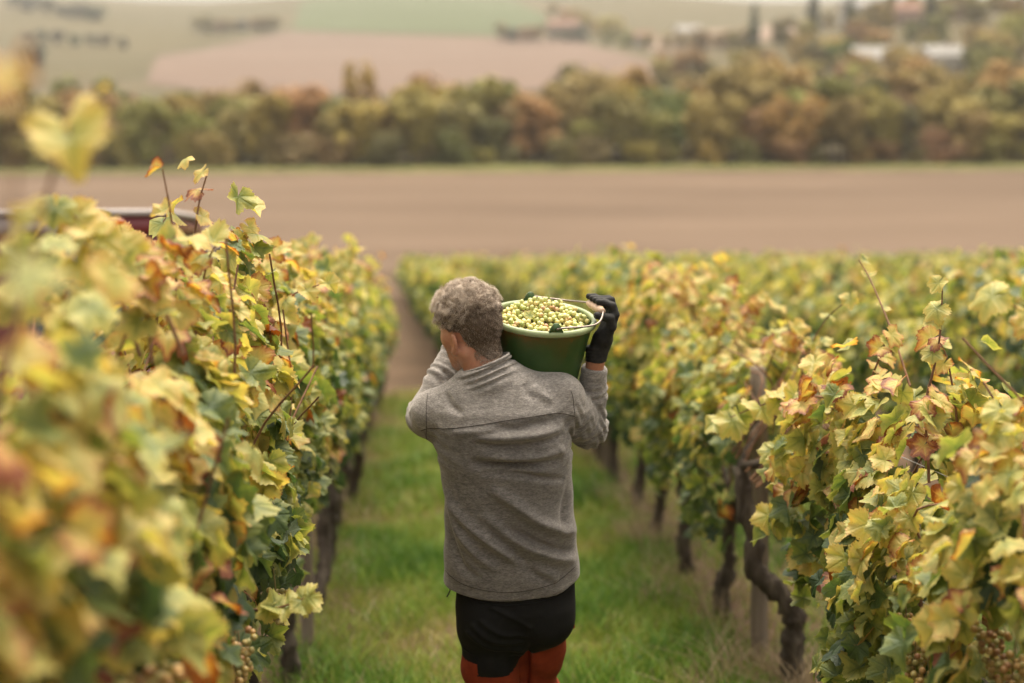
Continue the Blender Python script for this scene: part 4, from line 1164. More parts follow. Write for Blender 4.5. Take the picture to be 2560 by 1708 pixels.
def part(p, m, fn):
    d = np.full(len(p), 1.0, np.float32)
    if m.any(): d[m] = fn(p[m])
    return d
def sd_body(p):
    up, lo_ = p[:, 2] > 1.42, p[:, 2] < 1.0
    arms = (p[:, 2] > 1.2) & (p[:, 2] < 1.68)
    d = loft(p, TZ[1:], TCX[1:], TCY[1:], THW[1:] - 0.05, THD[1:] - 0.05)
    def f_arms(p):
        d = rcone(p, (-0.1, 0, 1.46), L_SH, 0.04, 0.04)
        d = smin(d, rcone(p, (-0.02, 0, 1.47), R_SH, 0.04, 0.04), 0.03)
        d = smin(d, rcone(p, L_SH, L_EL, 0.045, 0.038), 0.02); d = smin(d, rcone(p, L_EL, L_WR, 0.038, 0.027), 0.015)
        d = smin(d, rcone(p, R_SH, R_EL, 0.045, 0.038), 0.02); d = smin(d, rcone(p, R_EL, R_WR, 0.038, 0.0265), 0.015)
        d = smin(d, rcone(p, R_WR, (0.262, 0.112, 1.60), 0.0265, 0.027), 0.01)
        return smin(d, rcone(p, L_WR, (-0.10, 0.335, 1.60), 0.027, 0.026), 0.01)
    def f_legs(p):
        d = ell(p, (0, 0, 0.86), (0.15, 0.10, 0.10))
        for k in range(2):
            d = smin(d, rcone(p, HIP[k], KNEE[k], 0.075, 0.05), 0.03); d = smin(d, rcone(p, KNEE[k], ANK[k], 0.048, 0.036), 0.02)
            d = smin(d, rcone(p, ANK[k], ANK[k] + A3(0, 0.13, -0.045), 0.034, 0.026), 0.02)
        return d
    d = smin(d, part(p, arms, f_arms), 0.03)
    d = smin(d, part(p, lo_, f_legs), 0.05)
    d = smin(d, part(p, up, sd_neck), 0.025)
    return smin(d, part(p, up & (p[:, 0] < 0.05) & (p[:, 0] > -0.3), sd_head), 0.022)
HIP = [A3(-0.080, -0.005, 0.84), A3(0.082, 0.005, 0.84)]
KNEE = [A3(-0.060, 0.005, 0.475), A3(0.062, 0.155, 0.47)]
ANK = [A3(-0.065, -0.130, 0.115), A3(0.070, 0.225, 0.075)]

def skin_mat():
    m, nt, out = new_mat("skin"); L = nt.links
    tc = N(nt, "ShaderNodeTexCoord")
    n1 = N(nt, "ShaderNodeTexNoise", Scale=14.0, Detail=5.0, Roughness=0.65); L.new(tc.outputs['Object'], n1.inputs['Vector'])
    r = ramp(nt, [(0.28, (0.340, 0.135, 0.080)), (0.5, (0.430, 0.200, 0.125)), (0.72, (0.500, 0.265, 0.175))], n1.outputs['Fac'])
    p = N(nt, "ShaderNodeBsdfPrincipled", Roughness=0.52); p.inputs['Specular IOR Level'].default_value = 0.4
    L.new(r.outputs[0], p.inputs['Base Color'])
    p.inputs['Subsurface Weight'].default_value = 0.18; p.inputs['Subsurface Radius'].default_value = (1.0, 0.35, 0.2); p.inputs['Subsurface Scale'].default_value = 0.01
    n2 = N(nt, "ShaderNodeTexNoise", Scale=180.0, Detail=3.0); L.new(tc.outputs['Object'], n2.inputs['Vector'])
    b = N(nt, "ShaderNodeBump", Strength=0.25, Distance=0.002); L.new(n2.outputs['Fac'], b.inputs['Height']); L.new(b.outputs[0], p.inputs['Normal'])
    L.new(p.outputs[0], out.inputs[0]); return m
M_SKIN = skin_mat()
V, Q = surface_nets(sd_body, (-0.36, -0.26, -0.04), (0.33, 0.45, 1.80), 0.0042)
V = relax(V, Q, 1, 0.4)
man = link("person", mesh_np("person", V, Q, M_SKIN), loc=MAN)
tag(man, "man in grey fleece seen from behind carrying a green bucket on his right shoulder", "person")
BODY_V, BODY_N = V, vnormals(V, Q)

# ---- fleece jumper
def fleece_mat(name, k):
    m, nt, out = new_mat(name); L = nt.links
    tc = N(nt, "ShaderNodeTexCoord")
    mp = N(nt, "ShaderNodeMapping"); mp.inputs['Scale'].default_value = (1, 1, 3.2); mp.inputs['Rotation'].default_value = (0, R(18), 0)
    L.new(tc.outputs['Object'], mp.inputs[0])
    n1 = N(nt, "ShaderNodeTexNoise", Scale=120.0, Detail=5.0, Roughness=0.8); L.new(mp.outputs[0], n1.inputs['Vector'])
    n2 = N(nt, "ShaderNodeTexNoise", Scale=40.0, Detail=4.0, Roughness=0.6); L.new(mp.outputs[0], n2.inputs['Vector'])
    mx = N(nt, "ShaderNodeMath", _operation='MULTIPLY_ADD'); L.new(n2.outputs['Fac'], mx.inputs[0]); mx.inputs[1].default_value = 0.45; L.new(n1.outputs['Fac'], mx.inputs[2])
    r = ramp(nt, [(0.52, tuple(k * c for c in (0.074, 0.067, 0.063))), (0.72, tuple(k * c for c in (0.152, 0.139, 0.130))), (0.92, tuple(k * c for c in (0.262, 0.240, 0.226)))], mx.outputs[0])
    p = N(nt, "ShaderNodeBsdfPrincipled", Roughness=0.95); p.inputs['Specular IOR Level'].default_value = 0.1
    p.inputs['Sheen Weight'].default_value = 0.35; p.inputs['Sheen Roughness'].default_value = 0.5; p.inputs['Sheen Tint'].default_value = (1, 0.93, 0.87, 1)
    L.new(r.outputs[0], p.inputs['Base Color'])
    b = N(nt, "ShaderNodeBump", Strength=0.45, Distance=0.004); L.new(n1.outputs['Fac'], b.inputs['Height']); L.new(b.outputs[0], p.inputs['Normal'])
    L.new(p.outputs[0], out.inputs[0]); return m
M_FLEECE = fleece_mat("grey_fleece", 1.0)
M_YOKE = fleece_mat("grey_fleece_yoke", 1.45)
M_SEAM = noise_mat("fleece_seam", [(0.3, (0.035, 0.029, 0.025)), (0.7, (0.06, 0.05, 0.045))], 90, 3, 0.95, 0.1)

CA = np.array([-0.36, 0.10, 0.93]); CA /= np.linalg.norm(CA)        # collar axis
C0, C1 = np.array([-0.066, -0.006, 1.500]), np.array([-0.082, -0.002, 1.566])
def sd_jumper(p):
    d = loft(p, TZ, TCX, TCY, THW, THD)
    d = smin(d, rcone(p, (-0.10, -0.005, 1.475), (-0.205, 0.015, 1.430), 0.062, 0.062), 0.035)
    d = smin(d, rcone(p, (-0.03, -0.005, 1.480), (0.132, 0.010, 1.462), 0.064, 0.067), 0.035)
    d = smin(d, rcone(p, L_SH, L_EL, 0.077, 0.060), 0.022)
    d = smin(d, rcone(p, L_EL, L_WR, 0.058, 0.043), 0.015)
    d = smin(d, rcone(p, R_SH, R_EL, 0.077, 0.055), 0.022)
    fr = R_WR - R_EL
    d = smin(d, rcone(p, R_EL, R_EL + fr * 0.88, 0.054, 0.0385), 0.015)
    # hem: tilted cut, lower in the middle of the back
    x, y, z = p[:, 0], p[:, 1], p[:, 2]
    hem = 0.888 + 0.05 * (x / 0.2) ** 2 * (x > 0) * 0.7 + 0.012 * (x / 0.2) ** 2 * (x < 0)
    d = smax(d, hem - z, 0.006)
    # collar: shell round the neck
    q = p - C0.astype(np.float32)
    t = q @ CA.astype(np.float32); ht = float((C1 - C0) @ CA)
    rad = np.linalg.norm(q - t[:, None] * CA.astype(np.float32), axis=1)
    rr = 0.089 - 0.20 * np.clip(t, 0.0, 0.09) - 0.5 * np.clip(-t, 0, 0.05) + 0.0080 * np.sin(t * 340 + 0.6 + 14 * x + 1.2 * np.sin(26 * x + 9 * y)) * np.clip((t - 0.004) / 0.012, 0, 1)
    col = np.maximum(rad - rr, np.maximum(t - ht, -0.05 - t))
    d = smin(d, col, 0.016)
    hole = np.maximum(rad - 0.0605, -(t - (ht - 0.028)))
    d = smax(d, -hole, 0.004)
    # open cuff of the right sleeve
    u = fr / np.linalg.norm(fr); e = R_EL + fr * 0.88
    tq = (p - e) @ u
    d = smax(d, np.where(np.linalg.norm(p - e, axis=1) < 0.08, tq - 0.004, -1), 0.004)
    return d

# folds of the jumper: polylines on a flat chart of the man's back (850 chart units to the metre), height, width
def chart(pts):
    out = []
    for u, v in pts:
        X = (u - 1285) / 850.0 - 0.002
        Z = 1.796 - (v - 700) / 858.0 + 0.00002 * (v - 700)
        out.append((X, Z))
    return np.array(out)
Z4 = lambda pts: [(980 + a / 2.578, 1100 + b / 2.578) for a, b in pts]
Z3 = lambda pts: [(980 + a / 3.137, 660 + b / 3.137) for a, b in pts]
FOLDS = [
    (Z4([(340, 300), (420, 430), (560, 560), (720, 680), (900, 800), (1060, 880)]), 0.0085, 0.014),
    (Z4([(620, 240), (760, 340), (900, 460), (1040, 545), (1200, 620)]), 0.010, 0.017),
    (Z4([(560, 420), (700, 530), (850, 640), (1010, 720), (1180, 790)]), 0.007, 0.015),
    (Z4([(700, 500), (860, 590), (1010, 670), (1190, 735)]), -0.007, 0.012),
    (Z4([(360, 380), (430, 560), (540, 700), (680, 800)]), 0.006, 0.013),
    (Z4([(350, 470), (380, 640), (450, 790), (560, 860)]), -0.005, 0.013),
    (Z4([(760, 700), (880, 800), (1020, 890)]), -0.007, 0.014),
    (Z4([(640, 560), (780, 690), (930, 810)]), -0.005, 0.012),
    (Z4([(500, 60), (700, 95), (900, 105), (1090, 85)]), -0.008, 0.010),
    (Z4([(560, 140), (760, 150), (940, 185), (1100, 225)]), -0.006, 0.010),
    (Z4([(560, 20), (780, 45), (980, 45), (1100, 20)]), 0.006, 0.012),
    (Z3([(640, 1310), (860, 1340), (1080, 1325), (1340, 1290)]), -0.006, 0.010),
    (Z3([(640, 1270), (860, 1270), (1080, 1260), (1340, 1230)]), 0.006, 0.012),
    (Z3([(820, 1180), (960, 1195), (1090, 1170), (1300, 1150)]), -0.004, 0.009),
    (Z3([(600, 1480), (800, 1500), (1000, 1490), (1300, 1440)]), -0.007, 0.011),
    (Z3([(480, 1240), (620, 1225), (800, 1200)]), 0.003, 0.010),
    (Z3([(420, 960), (470, 1040), (560, 1090)]), -0.004, 0.010),
    (Z3([(1100, 900), (1170, 980), (1250, 1020)]), 0.004, 0.011), (Z3([(1030, 880), (1060, 960), (1110, 1010)]), -0.003, 0.010),
    (Z4([(1140, 230), (1115, 360), (1090, 500), (1100, 580)]), -0.004, 0.012),
]
def polydist(X, Z, P):
    best = np.full(len(X), 9.0); bt = np.zeros(len(X)); m = len(P) - 1
    for i in range(m):
        a, b = P[i], P[i + 1]; ab = b - a
        t = np.clip(((X - a[0]) * ab[0] + (Z - a[1]) * ab[1]) / (ab @ ab), 0, 1)
        dd = np.hypot(X - a[0] - t * ab[0], Z - a[1] - t * ab[1])
        k = dd < best; best = np.where(k, dd, best); bt = np.where(k, (i + t) / m, bt)
    return best, bt
def wrinkle(V, Nn):
    X, Z = V[:, 0], V[:, 2]
    off = np.zeros(len(V))
    back = np.clip(-Nn[:, 1] * 1.6, 0, 1)
    for pts, amp, w in FOLDS:
        P = smooth_path(chart(pts), 5)
        d, t = polydist(X, Z, P)
        off += 2.7 * amp * np.exp(-(d / w) ** 2) * np.sin(np.clip(t, 0, 1) * math.pi) ** 0.5 * back
    # soft undulation
    off += 0.0030 * np.sin(22 * X + 31 * Z + 2 * np.sin(13 * V[:, 1] + 9 * X)) * np.sin(27 * Z - 11 * X)
    # crumpling at elbow and armpits
    for c, r, a in [(R_EL, 0.10, 0.0055), (np.array([0.16, 0.0, 1.36]), 0.075, 0.0055), (L_SH * 0.5 + L_EL * 0.5, 0.10, 0.0045), (np.array([-0.20, -0.03, 1.33]), 0.06, 0.005)]:
        q = V - c; g = np.exp(-np.sum(q * q, 1) / r ** 2)
        off += a * g * np.sin(q[:, 2] * 150 + q[:, 0] * 70 + 3 * np.sin(q[:, 1] * 40 + q[:, 0] * 50))
    # rings on the sleeves
    for a, b in ((R_EL, R_WR), (L_EL, L_WR)):
        ab = b - a; ln = np.linalg.norm(ab); t = ((V - a) @ ab) / ln ** 2
        dist = np.linalg.norm(V - a - np.clip(t, 0, 1)[:, None] * ab, axis=1)
        m = (dist < 0.075) & (t > 0.02) & (t < 1.02)
        off += np.where(m, 0.0030 * np.sin(t * ln * 190 + 30 * V[:, 0] + 2.5 * np.sin(37 * V[:, 1] + 21 * V[:, 0]) + 1.8 * np.sin(t * 9)) * (0.6 + 0.5 * np.sin(t * 13 + 1)), 0)
    return off
V, Q = surface_nets(sd_jumper, (-0.37, -0.18, 0.80), (0.34, 0.42, 1.66), 0.0042)
V = relax(V, Q, 2, 0.5)
Nn = vnormals(V, Q)
V = V + Nn * wrinkle(V, Nn)[:, None]
V = relax(V, Q, 1, 0.3)
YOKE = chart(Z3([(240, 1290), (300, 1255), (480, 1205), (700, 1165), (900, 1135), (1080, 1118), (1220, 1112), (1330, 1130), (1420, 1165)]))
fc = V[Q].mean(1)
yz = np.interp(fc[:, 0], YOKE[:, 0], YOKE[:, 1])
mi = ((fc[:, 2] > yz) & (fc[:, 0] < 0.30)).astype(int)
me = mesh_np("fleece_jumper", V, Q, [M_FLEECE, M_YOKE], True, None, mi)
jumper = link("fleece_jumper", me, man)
jumper["label"] = "heather grey fleece jumper with high collar and a seam across the shoulder blades"
JT = BVHTree.FromPolygons([tuple(v) for v in V], [tuple(q) for q in Q])
def on_back(x, z, y0=-0.5, d=(0, 1, 0)):
    h = JT.ray_cast(Vector((x, y0, z)), Vector(d))
    return h[0], h[1]
def seam(pts2, r=0.0011, lift=0.0004, name="seam", mat=None):
    P = []
    for x, z in smooth_path(pts2, 6):
        co, n = on_back(x, z)
        if co is not None and co.y < 0.10: P.append(co + n * lift)
    if len(P) > 3:
        tv, tf = tube_np(np.array([p[:] for p in P]), r, 6); link(name, mesh_np(name, tv, tf, mat or M_SEAM), jumper)
seam(YOKE)
seam(chart(Z3([(300, 985), (288, 1060), (284, 1150), (285, 1260), (280, 1330), (290, 1400)])), 0.0008)
seam(chart(Z3([(1390, 960), (1405, 1010), (1412, 1080), (1420, 1150)])), 0.0008)
seam(chart(Z4([(345, 870), (450, 910), (600, 935), (760, 945), (900, 930), (1050, 895), (1180, 830)])), 0.0008)
# collar edge roll
cr = []
ex = np.cross(CA, [0, 1, 0]); ex /= np.linalg.norm(ex); ey = np.cross(CA, ex)
for i in range(33):
    a = i / 32 * 2 * math.pi
    cr.append(C1 + CA * 0.001 + (math.cos(a) * ex + math.sin(a) * ey) * 0.0715)
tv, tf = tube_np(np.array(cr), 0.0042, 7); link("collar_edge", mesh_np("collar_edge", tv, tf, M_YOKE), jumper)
# drawcord toggle under the hem
tv, tf = tube_np(smooth_path([[-0.188, -0.035, 0.905], [-0.192, -0.042, 0.888], [-0.201, -0.045, 0.872]], 4), 0.0022, 6); link("drawcord", mesh_np("drawcord", tv, tf, M_SEAM), jumper)

# ---- trousers
M_TBLACK = noise_mat("black_stretch_fabric", [(0.3, (0.0040, 0.0038, 0.0038)), (0.7, (0.0075, 0.0072, 0.0072))], 60, 4, 0.8, 0.25, 0.3, 220, bdist=0.002)
M_TORANGE = noise_mat("rust_orange_fabric", [(0.3, (0.185, 0.026, 0.010)), (0.7, (0.262, 0.042, 0.015))], 25, 4, 0.85, 0.2, 0.3, 200, bdist=0.002)
def sd_trousers(p):
    d = loft(p, np.array([0.70, 0.78, 0.84, 0.90, 0.97]), np.array([0.004, 0.005, 0.006, 0.004, 0.0]), np.array([0.0, 0, -0.005, -0.004, 0]), np.array([0.10, 0.165, 0.177, 0.176, 0.168]), np.array([0.08, 0.118, 0.128, 0.122, 0.115]))
    for k, (ra, rb, rc) in enumerate([(0.096, 0.078, 0.062), (0.094, 0.078, 0.062)]):
        d = smin(d, rcone(p, HIP[k] + A3(0, -0.012, -0.02), KNEE[k], ra, rb), 0.012)
        d = smin(d, rcone(p, KNEE[k], ANK[k] + A3(0, 0, 0.03), rb, rc), 0.02)
    d = smin(d, ell(p, (-0.075, -0.06, 0.80), (0.085, 0.075, 0.09)), 0.03); d = smin(d, ell(p, (0.085, -0.055, 0.80), (0.085, 0.075, 0.09)), 0.03)
    # groove between the thighs
    return d
V, Q = surface_nets(sd_trousers, (-0.24, -0.28, 0.02), (0.24, 0.36, 1.0), 0.005)
V = relax(V, Q, 1, 0.4)
Nn = vnormals(V, Q)
X, Y, Z = V.T
off = 0.0055 * np.sin(46 * Z + 18 * X + 2.2 * np.sin(20 * X + 6)) * np.exp(-((Z - 0.66) / 0.13) ** 2) + 0.009 * np.sin(60 * Z + 25 * X) * np.exp(-((Z - 0.50) / 0.10) ** 2) + 0.004 * np.sin(70 * Z + 9 * X) * (Z < 0.45)
P = smooth_path(chart([(1228, 1510), (1275, 1535), (1320, 1565)]), 5); d, t = polydist(X, Z, P); off += 0.006 * np.exp(-(d / 0.007) ** 2) * (Nn[:, 1] < 0)
for a in [[(1180, 1560), (1230, 1600), (1300, 1612)], [(1170, 1580), (1225, 1625), (1300, 1636)], [(1200, 1545), (1250, 1580), (1305, 1590)]]:
    d, t = polydist(X, Z, smooth_path(chart(a), 5)); off += 0.006 * np.exp(-(d / 0.007) ** 2) * (Nn[:, 1] < 0.2)
off -= 0.022 * np.exp(-((X - 0.036) / 0.010) ** 2) * np.clip((0.74 - Z) / 0.06, 0, 1) * (Nn[:, 1] < 0.1)
V = V + Nn * off[:, None]
fc = V[Q].mean(1)
fx, fy, fz = fc.T
zl_ = np.where(fx < -0.112, 0.676, 0.638 + 0.045 * np.clip((fx + 0.03) / 0.065, 0, 1) ** 2)
zr_ = 0.700 + 0.014 * ((fx - 0.07) / 0.07) ** 2 + 0.02 * np.clip((fx - 0.1) / 0.05, 0, 1)
lim = np.where(fx < 0.036, zl_, zr_)
mi = (fz < lim).astype(int)
trousers = link("trousers", mesh_np("trousers", V, Q, [M_TBLACK, M_TORANGE], True, None, mi), man)
trousers["label"] = "black work trousers with rust orange lower legs"
TT = BVHTree.FromPolygons([tuple(v) for v in V], [tuple(q) for q in Q])
def tline(pts2, r, mat, name, lift=0.0005):
    P = []
    for x, z in smooth_path(pts2, 5):
        h = TT.ray_cast(Vector((x, -0.5, z)), Vector((0, 1, 0)))
        if h[0] is not None: P.append(h[0] + h[1] * lift)
    if len(P) > 3:
        tv, tf = tube_np(np.array([p[:] for p in P]), r, 6); link(name, mesh_np(name, tv, tf, mat), trousers)
tline(chart([(1158, 1646), (1172, 1650), (1184, 1655), (1190, 1668)]), 0.003, M_TBLACK, "pocket_zip")
tline(chart([(1148, 1488), (1200, 1500), (1270, 1504), (1360, 1496), (1425, 1480)]), 0.0022, M_TBLACK, "waistband_seam")
tv, tf = tube_np(smooth_path([[0.150, 0.02, 0.765], [0.168, 0.015, 0.772], [0.178, 0.012, 0.760], [0.180, 0.012, 0.742]], 4), 0.0045, 7); link("belt_loop", mesh_np("belt_loop", tv, tf, M_TORANGE), trousers)

# ---- boots
M_BOOT = noise_mat("boot_leather", [(0.3, (0.030, 0.020, 0.014)), (0.7, (0.065, 0.045, 0.030))], 20, 4, 0.7, 0.3, 0.3)
for k in range(2):
    a = ANK[k]; gzl = -SL * (a[1] + 0.03)
    def sd_boot(p):
        d = rcone(p, a + A3(0, 0, 0.06), a + A3(0, 0.0, -0.03), 0.054, 0.052)
        d = smin(d, rcone(p, (a[0], a[1] - 0.02, gzl + 0.045), (a[0], a[1] + 0.16, gzl + 0.030), 0.046, 0.042), 0.03)
        return np.maximum(d, gzl - p[:, 2] - SL * (p[:, 1] - a[1] - 0.03) * 0)
    V, Q = surface_nets(sd_boot, (a[0] - 0.1, a[1] - 0.12, -0.12), (a[0] + 0.1, a[1] + 0.26, 0.26), 0.007)
    link("boot", mesh_np("boot", V, Q, M_BOOT), man)

# ---- gloves
M_GLOVE = noise_mat("black_glove_knit", [(0.3, (0.010, 0.0095, 0.0095)), (0.7, (0.024, 0.0225, 0.022))], 80, 4, 0.72, 0.3, 0.5, 260, bdist=0.002)
def chain(p, pts, r0, r1, k=0.004):
    pts = [np.asarray(q, float) for q in pts]; n = len(pts) - 1; d = None
    for i in range(n):
        e = rcone(p, pts[i], pts[i + 1], r0 + (r1 - r0) * i / n, r0 + (r1 - r0) * (i + 1) / n)
        d = e if d is None else smin(d, e, k)
    return d
GRIP_C = np.array([0.246, 0.100, 1.708]); GRIP_D = np.array([0.36, -0.92, -0.12]); GRIP_D /= np.linalg.norm(GRIP_D)
def sd_glove_r(p):
    w = np.array([0.252, 0.113, 1.558])
    kn = [np.array([0.301, 0.072, 1.690]), np.array([0.299, 0.094, 1.700]), np.array([0.294, 0.115, 1.700]), np.array([0.287, 0.134, 1.692])]
    d = rcone(p, w, (0.268, 0.106, 1.610), 0.029, 0.031)
    for q in kn: d = smin(d, rcone(p, (0.272, 0.105 + (q[1] - 0.105) * 0.6, 1.615), q, 0.0185, 0.0125), 0.014)
    # fingers close over the grip, index nearest the camera
    for i, q in enumerate(kn):
        g = GRIP_C + GRIP_D * (0.018 - 0.020 * i)
        up = 0.026 + (0.003 if i in (1, 2) else 0)
        a = q + np.array([-0.008, 0.002, up]); b = g + np.array([0.016, 0.0, 0.0185]); c = g + np.array([-0.001, 0.0, 0.0205])
        d = smin(d, chain(p, [q, a, b, c], 0.0118, 0.0094), 0.0035)
    # thumb leaves the side of the palm near its base and closes along the grip
    d = smin(d, chain(p, [(0.270, 0.088, 1.622), (0.289, 0.066, 1.655), (0.283, 0.058, 1.682), (0.246, 0.060, 1.690)], 0.0165, 0.0112), 0.008)
    # knitted cuff
    t = (p[:, 2] - 1.545)
    cuff = np.maximum(np.hypot(p[:, 0] - 0.2505, (p[:, 1] - 0.114)) - (0.0315 + 0.0012 * np.sin(p[:, 2] * 620)), np.abs(p[:, 2] - 1.566) - 0.022)
    return smin(d, cuff, 0.006)
V, Q = surface_nets(sd_glove_r, (0.19, 0.02, 1.52), (0.34, 0.19, 1.77), 0.0024)
V = relax(V, Q, 1, 0.4)
link("glove", mesh_np("glove", V, Q, M_GLOVE), man)["label"] = "black glove on the right hand gripping the bucket handle"
def sd_glove_l(p):
    d = rcone(p, (-0.148, 0.322, 1.560), (-0.100, 0.322, 1.606), 0.030, 0.034)
    for i in range(4):
        dz = 0.030 - 0.022 * i
        k0 = np.array([-0.082, 0.318, 1.612 + dz]); k1 = np.array([-0.058, 0.300, 1.620 + dz]); k2 = np.array([-0.040, 0.285, 1.624 + dz]); k3 = np.array([-0.026, 0.272, 1.626 + dz])
        d = smin(d, rcone(p, (-0.105, 0.322, 1.604), k0, 0.018, 0.012), 0.012)
        d = smin(d, chain(p, [k0, k1, k2, k3][:4 if i < 3 else 3], 0.0115, 0.009), 0.003)
    return smin(d, chain(p, [(-0.115, 0.318, 1.600), (-0.098, 0.300, 1.645), (-0.078, 0.287, 1.668), (-0.058, 0.278, 1.680)], 0.015, 0.010), 0.008)
V, Q = surface_nets(sd_glove_l, (-0.21, 0.22, 1.50), (0.0, 0.38, 1.72), 0.0032)
link("glove", mesh_np("glove", V, Q, M_GLOVE), man)["label"] = "black glove on the left hand steadying the bucket from the front"

# ---- hair
def hair_mat():
    m, nt, out = new_mat("greying_hair"); L = nt.links
    at = N(nt, "ShaderNodeAttribute", _attribute_name="hc")
    sp = N(nt, "ShaderNodeSeparateColor"); L.new(at.outputs['Color'], sp.inputs[0])
    r = ramp(nt, [(0.0, (0.030, 0.019, 0.012)), (0.35, (0.095, 0.064, 0.042)), (0.65, (0.290, 0.215, 0.160)), (1.0, (0.60, 0.50, 0.41))], sp.outputs[0])
    p = N(nt, "ShaderNodeBsdfPrincipled", Roughness=0.5); p.inputs['Specular IOR Level'].default_value = 0.35
    L.new(r.outputs[0], p.inputs['Base Color']); L.new(p.outputs[0], out.inputs[0]); return m
M_HAIR = hair_mat()
hg = np.random.default_rng(21)
d_head = sd_head(BODY_V.astype(np.float32))
d_hn = np.minimum(d_head, sd_neck(BODY_V.astype(np.float32)))
sel = (d_hn < 0.010) & (BODY_V[:, 2] > 1.50)
HVx, HNx = BODY_V[sel], BODY_N[sel]
loc = (HVx - HC) @ HR
f_, l_, u_ = loc.T
al = np.abs(l_)
front_line = np.interp(u_, [-0.06, -0.02, 0.02, 0.06, 0.09], [0.018, 0.036, 0.050, 0.078, 0.082])      # hairline towards the face
back_low = -0.125 + 1.25 * np.clip(f_ + 0.080, 0, 1) * 1.0                                               # nape, rising to the ear
ear_zone = (f_ > -0.034) & (f_ < 0.016) & (u_ < -0.005) & (al > 0.05)
hair_ok = (f_ < front_line) & (u_ > np.maximum(back_low, np.where(f_ > -0.02, -0.05, -1))) & ~ear_zone & ~((f_ > -0.050) & (u_ < -0.055))
HVx, HNx, loc = HVx[hair_ok], HNx[hair_ok], loc[hair_ok]
f_, l_, u_ = loc.T
topness = np.clip((u_ - 0.006 + 0.25 * np.clip(f_, -1, 0.05)) / 0.065, 0, 1)          # long curls on top, short fade below
nape = np.clip((-0.02 - u_) / 0.09, 0, 1)
def tan_dir(n, d):
    d = d - n * np.sum(d * n, 1)[:, None]; return d / (np.linalg.norm(d, axis=1)[:, None] + 1e-9)
def strands(idx, seg, length, rad, lift, swirl, curl_r, curl_n, colour, jitter):
    n = len(idx)
    P0, Nn = HVx[idx] + hg.normal(0, 0.0016, (n, 3)), HNx[idx]
    g = tan_dir(Nn, swirl)
    b = np.cross(Nn, g)
    t = np.linspace(0, 1, seg + 1)[None, :, None]
    ln = length[:, None, None]
    ph = jitter[:, None, None] if jitter is not None else hg.uniform(0, 6.28, (n, 1, 1))
    up = Nn[:, None] * ln * (lift * t - 0.55 * lift * t * t)
    al = g[:, None] * ln * (0.75 * t ** 1.3)
    cr = curl_r[:, None, None] * np.minimum(t * 2.2, 1)
    cu = cr * (np.cos(ph + curl_n * 6.28 * t) * b[:, None] + np.sin(ph + curl_n * 6.28 * t) * Nn[:, None]) 
    C = P0[:, None] - Nn[:, None] * 0.001 + up + al + cu
    T = np.gradient(C, axis=1); T /= np.linalg.norm(T, axis=2)[..., None] + 1e-9
    u1 = np.cross(T, Nn[:, None]); u1 /= np.linalg.norm(u1, axis=2)[..., None] + 1e-9
    u2 = np.cross(T, u1)
    r = (rad[:, None] * (1 - 0.65 * np.linspace(0, 1, seg + 1)[None] ** 2))[..., None]
    V = np.stack([C + r * (math.cos(a) * u1 + math.sin(a) * u2) for a in (0, 2.094, 4.189)], 2)   # n, seg+1, 3, 3
    V = V.reshape(-1, 3)
    F = []
    for s in range(seg):
        for k in range(3):
            a, b_ = s * 3 + k, s * 3 + (k + 1) % 3
            F += [(a, b_, b_ + 3), (a, b_ + 3, a + 3)]
    F = (np.array(F)[None] + (np.arange(n) * 3 * (seg + 1))[:, None, None]).reshape(-1, 3)
    Cc = np.ones((n, seg + 1, 3, 4)); Cc[..., 0] = np.clip(colour[:, None] + 0.12 * np.linspace(-0.6, 1, seg + 1)[None], 0, 1)[..., None]
    return V, F, Cc.reshape(-1, 4)
parts = []
cand = np.nonzero(topness > 0.05)[0]
clump = hg.choice(cand, 480)
from_c = HVx[clump]
cl_phase = hg.uniform(0, 6.28, len(clump)); cl_dir = hg.normal(0, 0.9, (len(clump), 3)); cl_len = hg.uniform(0.75, 1.25, len(clump)); cl_col = hg.normal(0, 0.16, len(clump))
idx = hg.choice(cand, 15000)
near = np.argmin(((HVx[idx][:, None, :] - from_c[None]) ** 2).sum(2), 1)
sw = hf[None] * 0.6 + np.array([0, 0, 0.25])[None] + cl_dir[near] + hg.normal(0, 0.18, (len(idx), 3))
L_ = (0.012 + 0.029 * topness[idx] ** 0.8 + 0.012 * np.clip(loc[idx][:, 0] / 0.07, 0, 1)) * cl_len[near]
colr = 0.62 + 0.28 * topness[idx] + cl_col[near] + hg.normal(0, 0.15, len(idx))
parts.append(strands(idx, 7, L_, np.full(len(idx), 0.00058), 0.95, sw, 0.0044 * topness[idx] * hg.uniform(0.6, 1.2, len(idx)) + 0.001, 1.1, colr, cl_phase[near] + hg.normal(0, 0.5, len(idx))))
cand2 = np.nonzero(topness < 0.45)[0]
idx = hg.choice(cand2, 12000)
sw = -hu[None] * 0.9 - hf[None] * 0.35 + 0.5 * np.sin(HVx[idx] * 260 + 3 * np.sin(HVx[idx][:, ::-1] * 140)) + hg.normal(0, 0.25, (len(idx), 3))
side_grey = np.clip((loc[idx][:, 0] - 0.0) / 0.05, 0, 1)
L_ = (0.0075 + 0.010 * topness[idx] / 0.45) * (1 - 0.45 * nape[idx]) * (1 - 0.4 * side_grey)
colr = 0.44 + 0.10 * np.sin(HVx[idx][:, 0] * 210 + HVx[idx][:, 2] * 330) + 0.34 * nape[idx] ** 2 + 0.40 * side_grey + 0.2 * topness[idx] + hg.normal(0, 0.16, len(idx))
parts.append(strands(idx, 3, L_, np.full(len(idx), 0.00062), 0.9, sw, np.full(len(idx), 0.0012), 0.6, colr, None))
V, F, Cc = join_g(parts)
hair = link("hair", mesh_np("hair", V, F, M_HAIR, True, {"hc": Cc}), man)
hair["label"] = "short curly greying brown hair, faded at the sides"
hair["kind"] = "stuff"
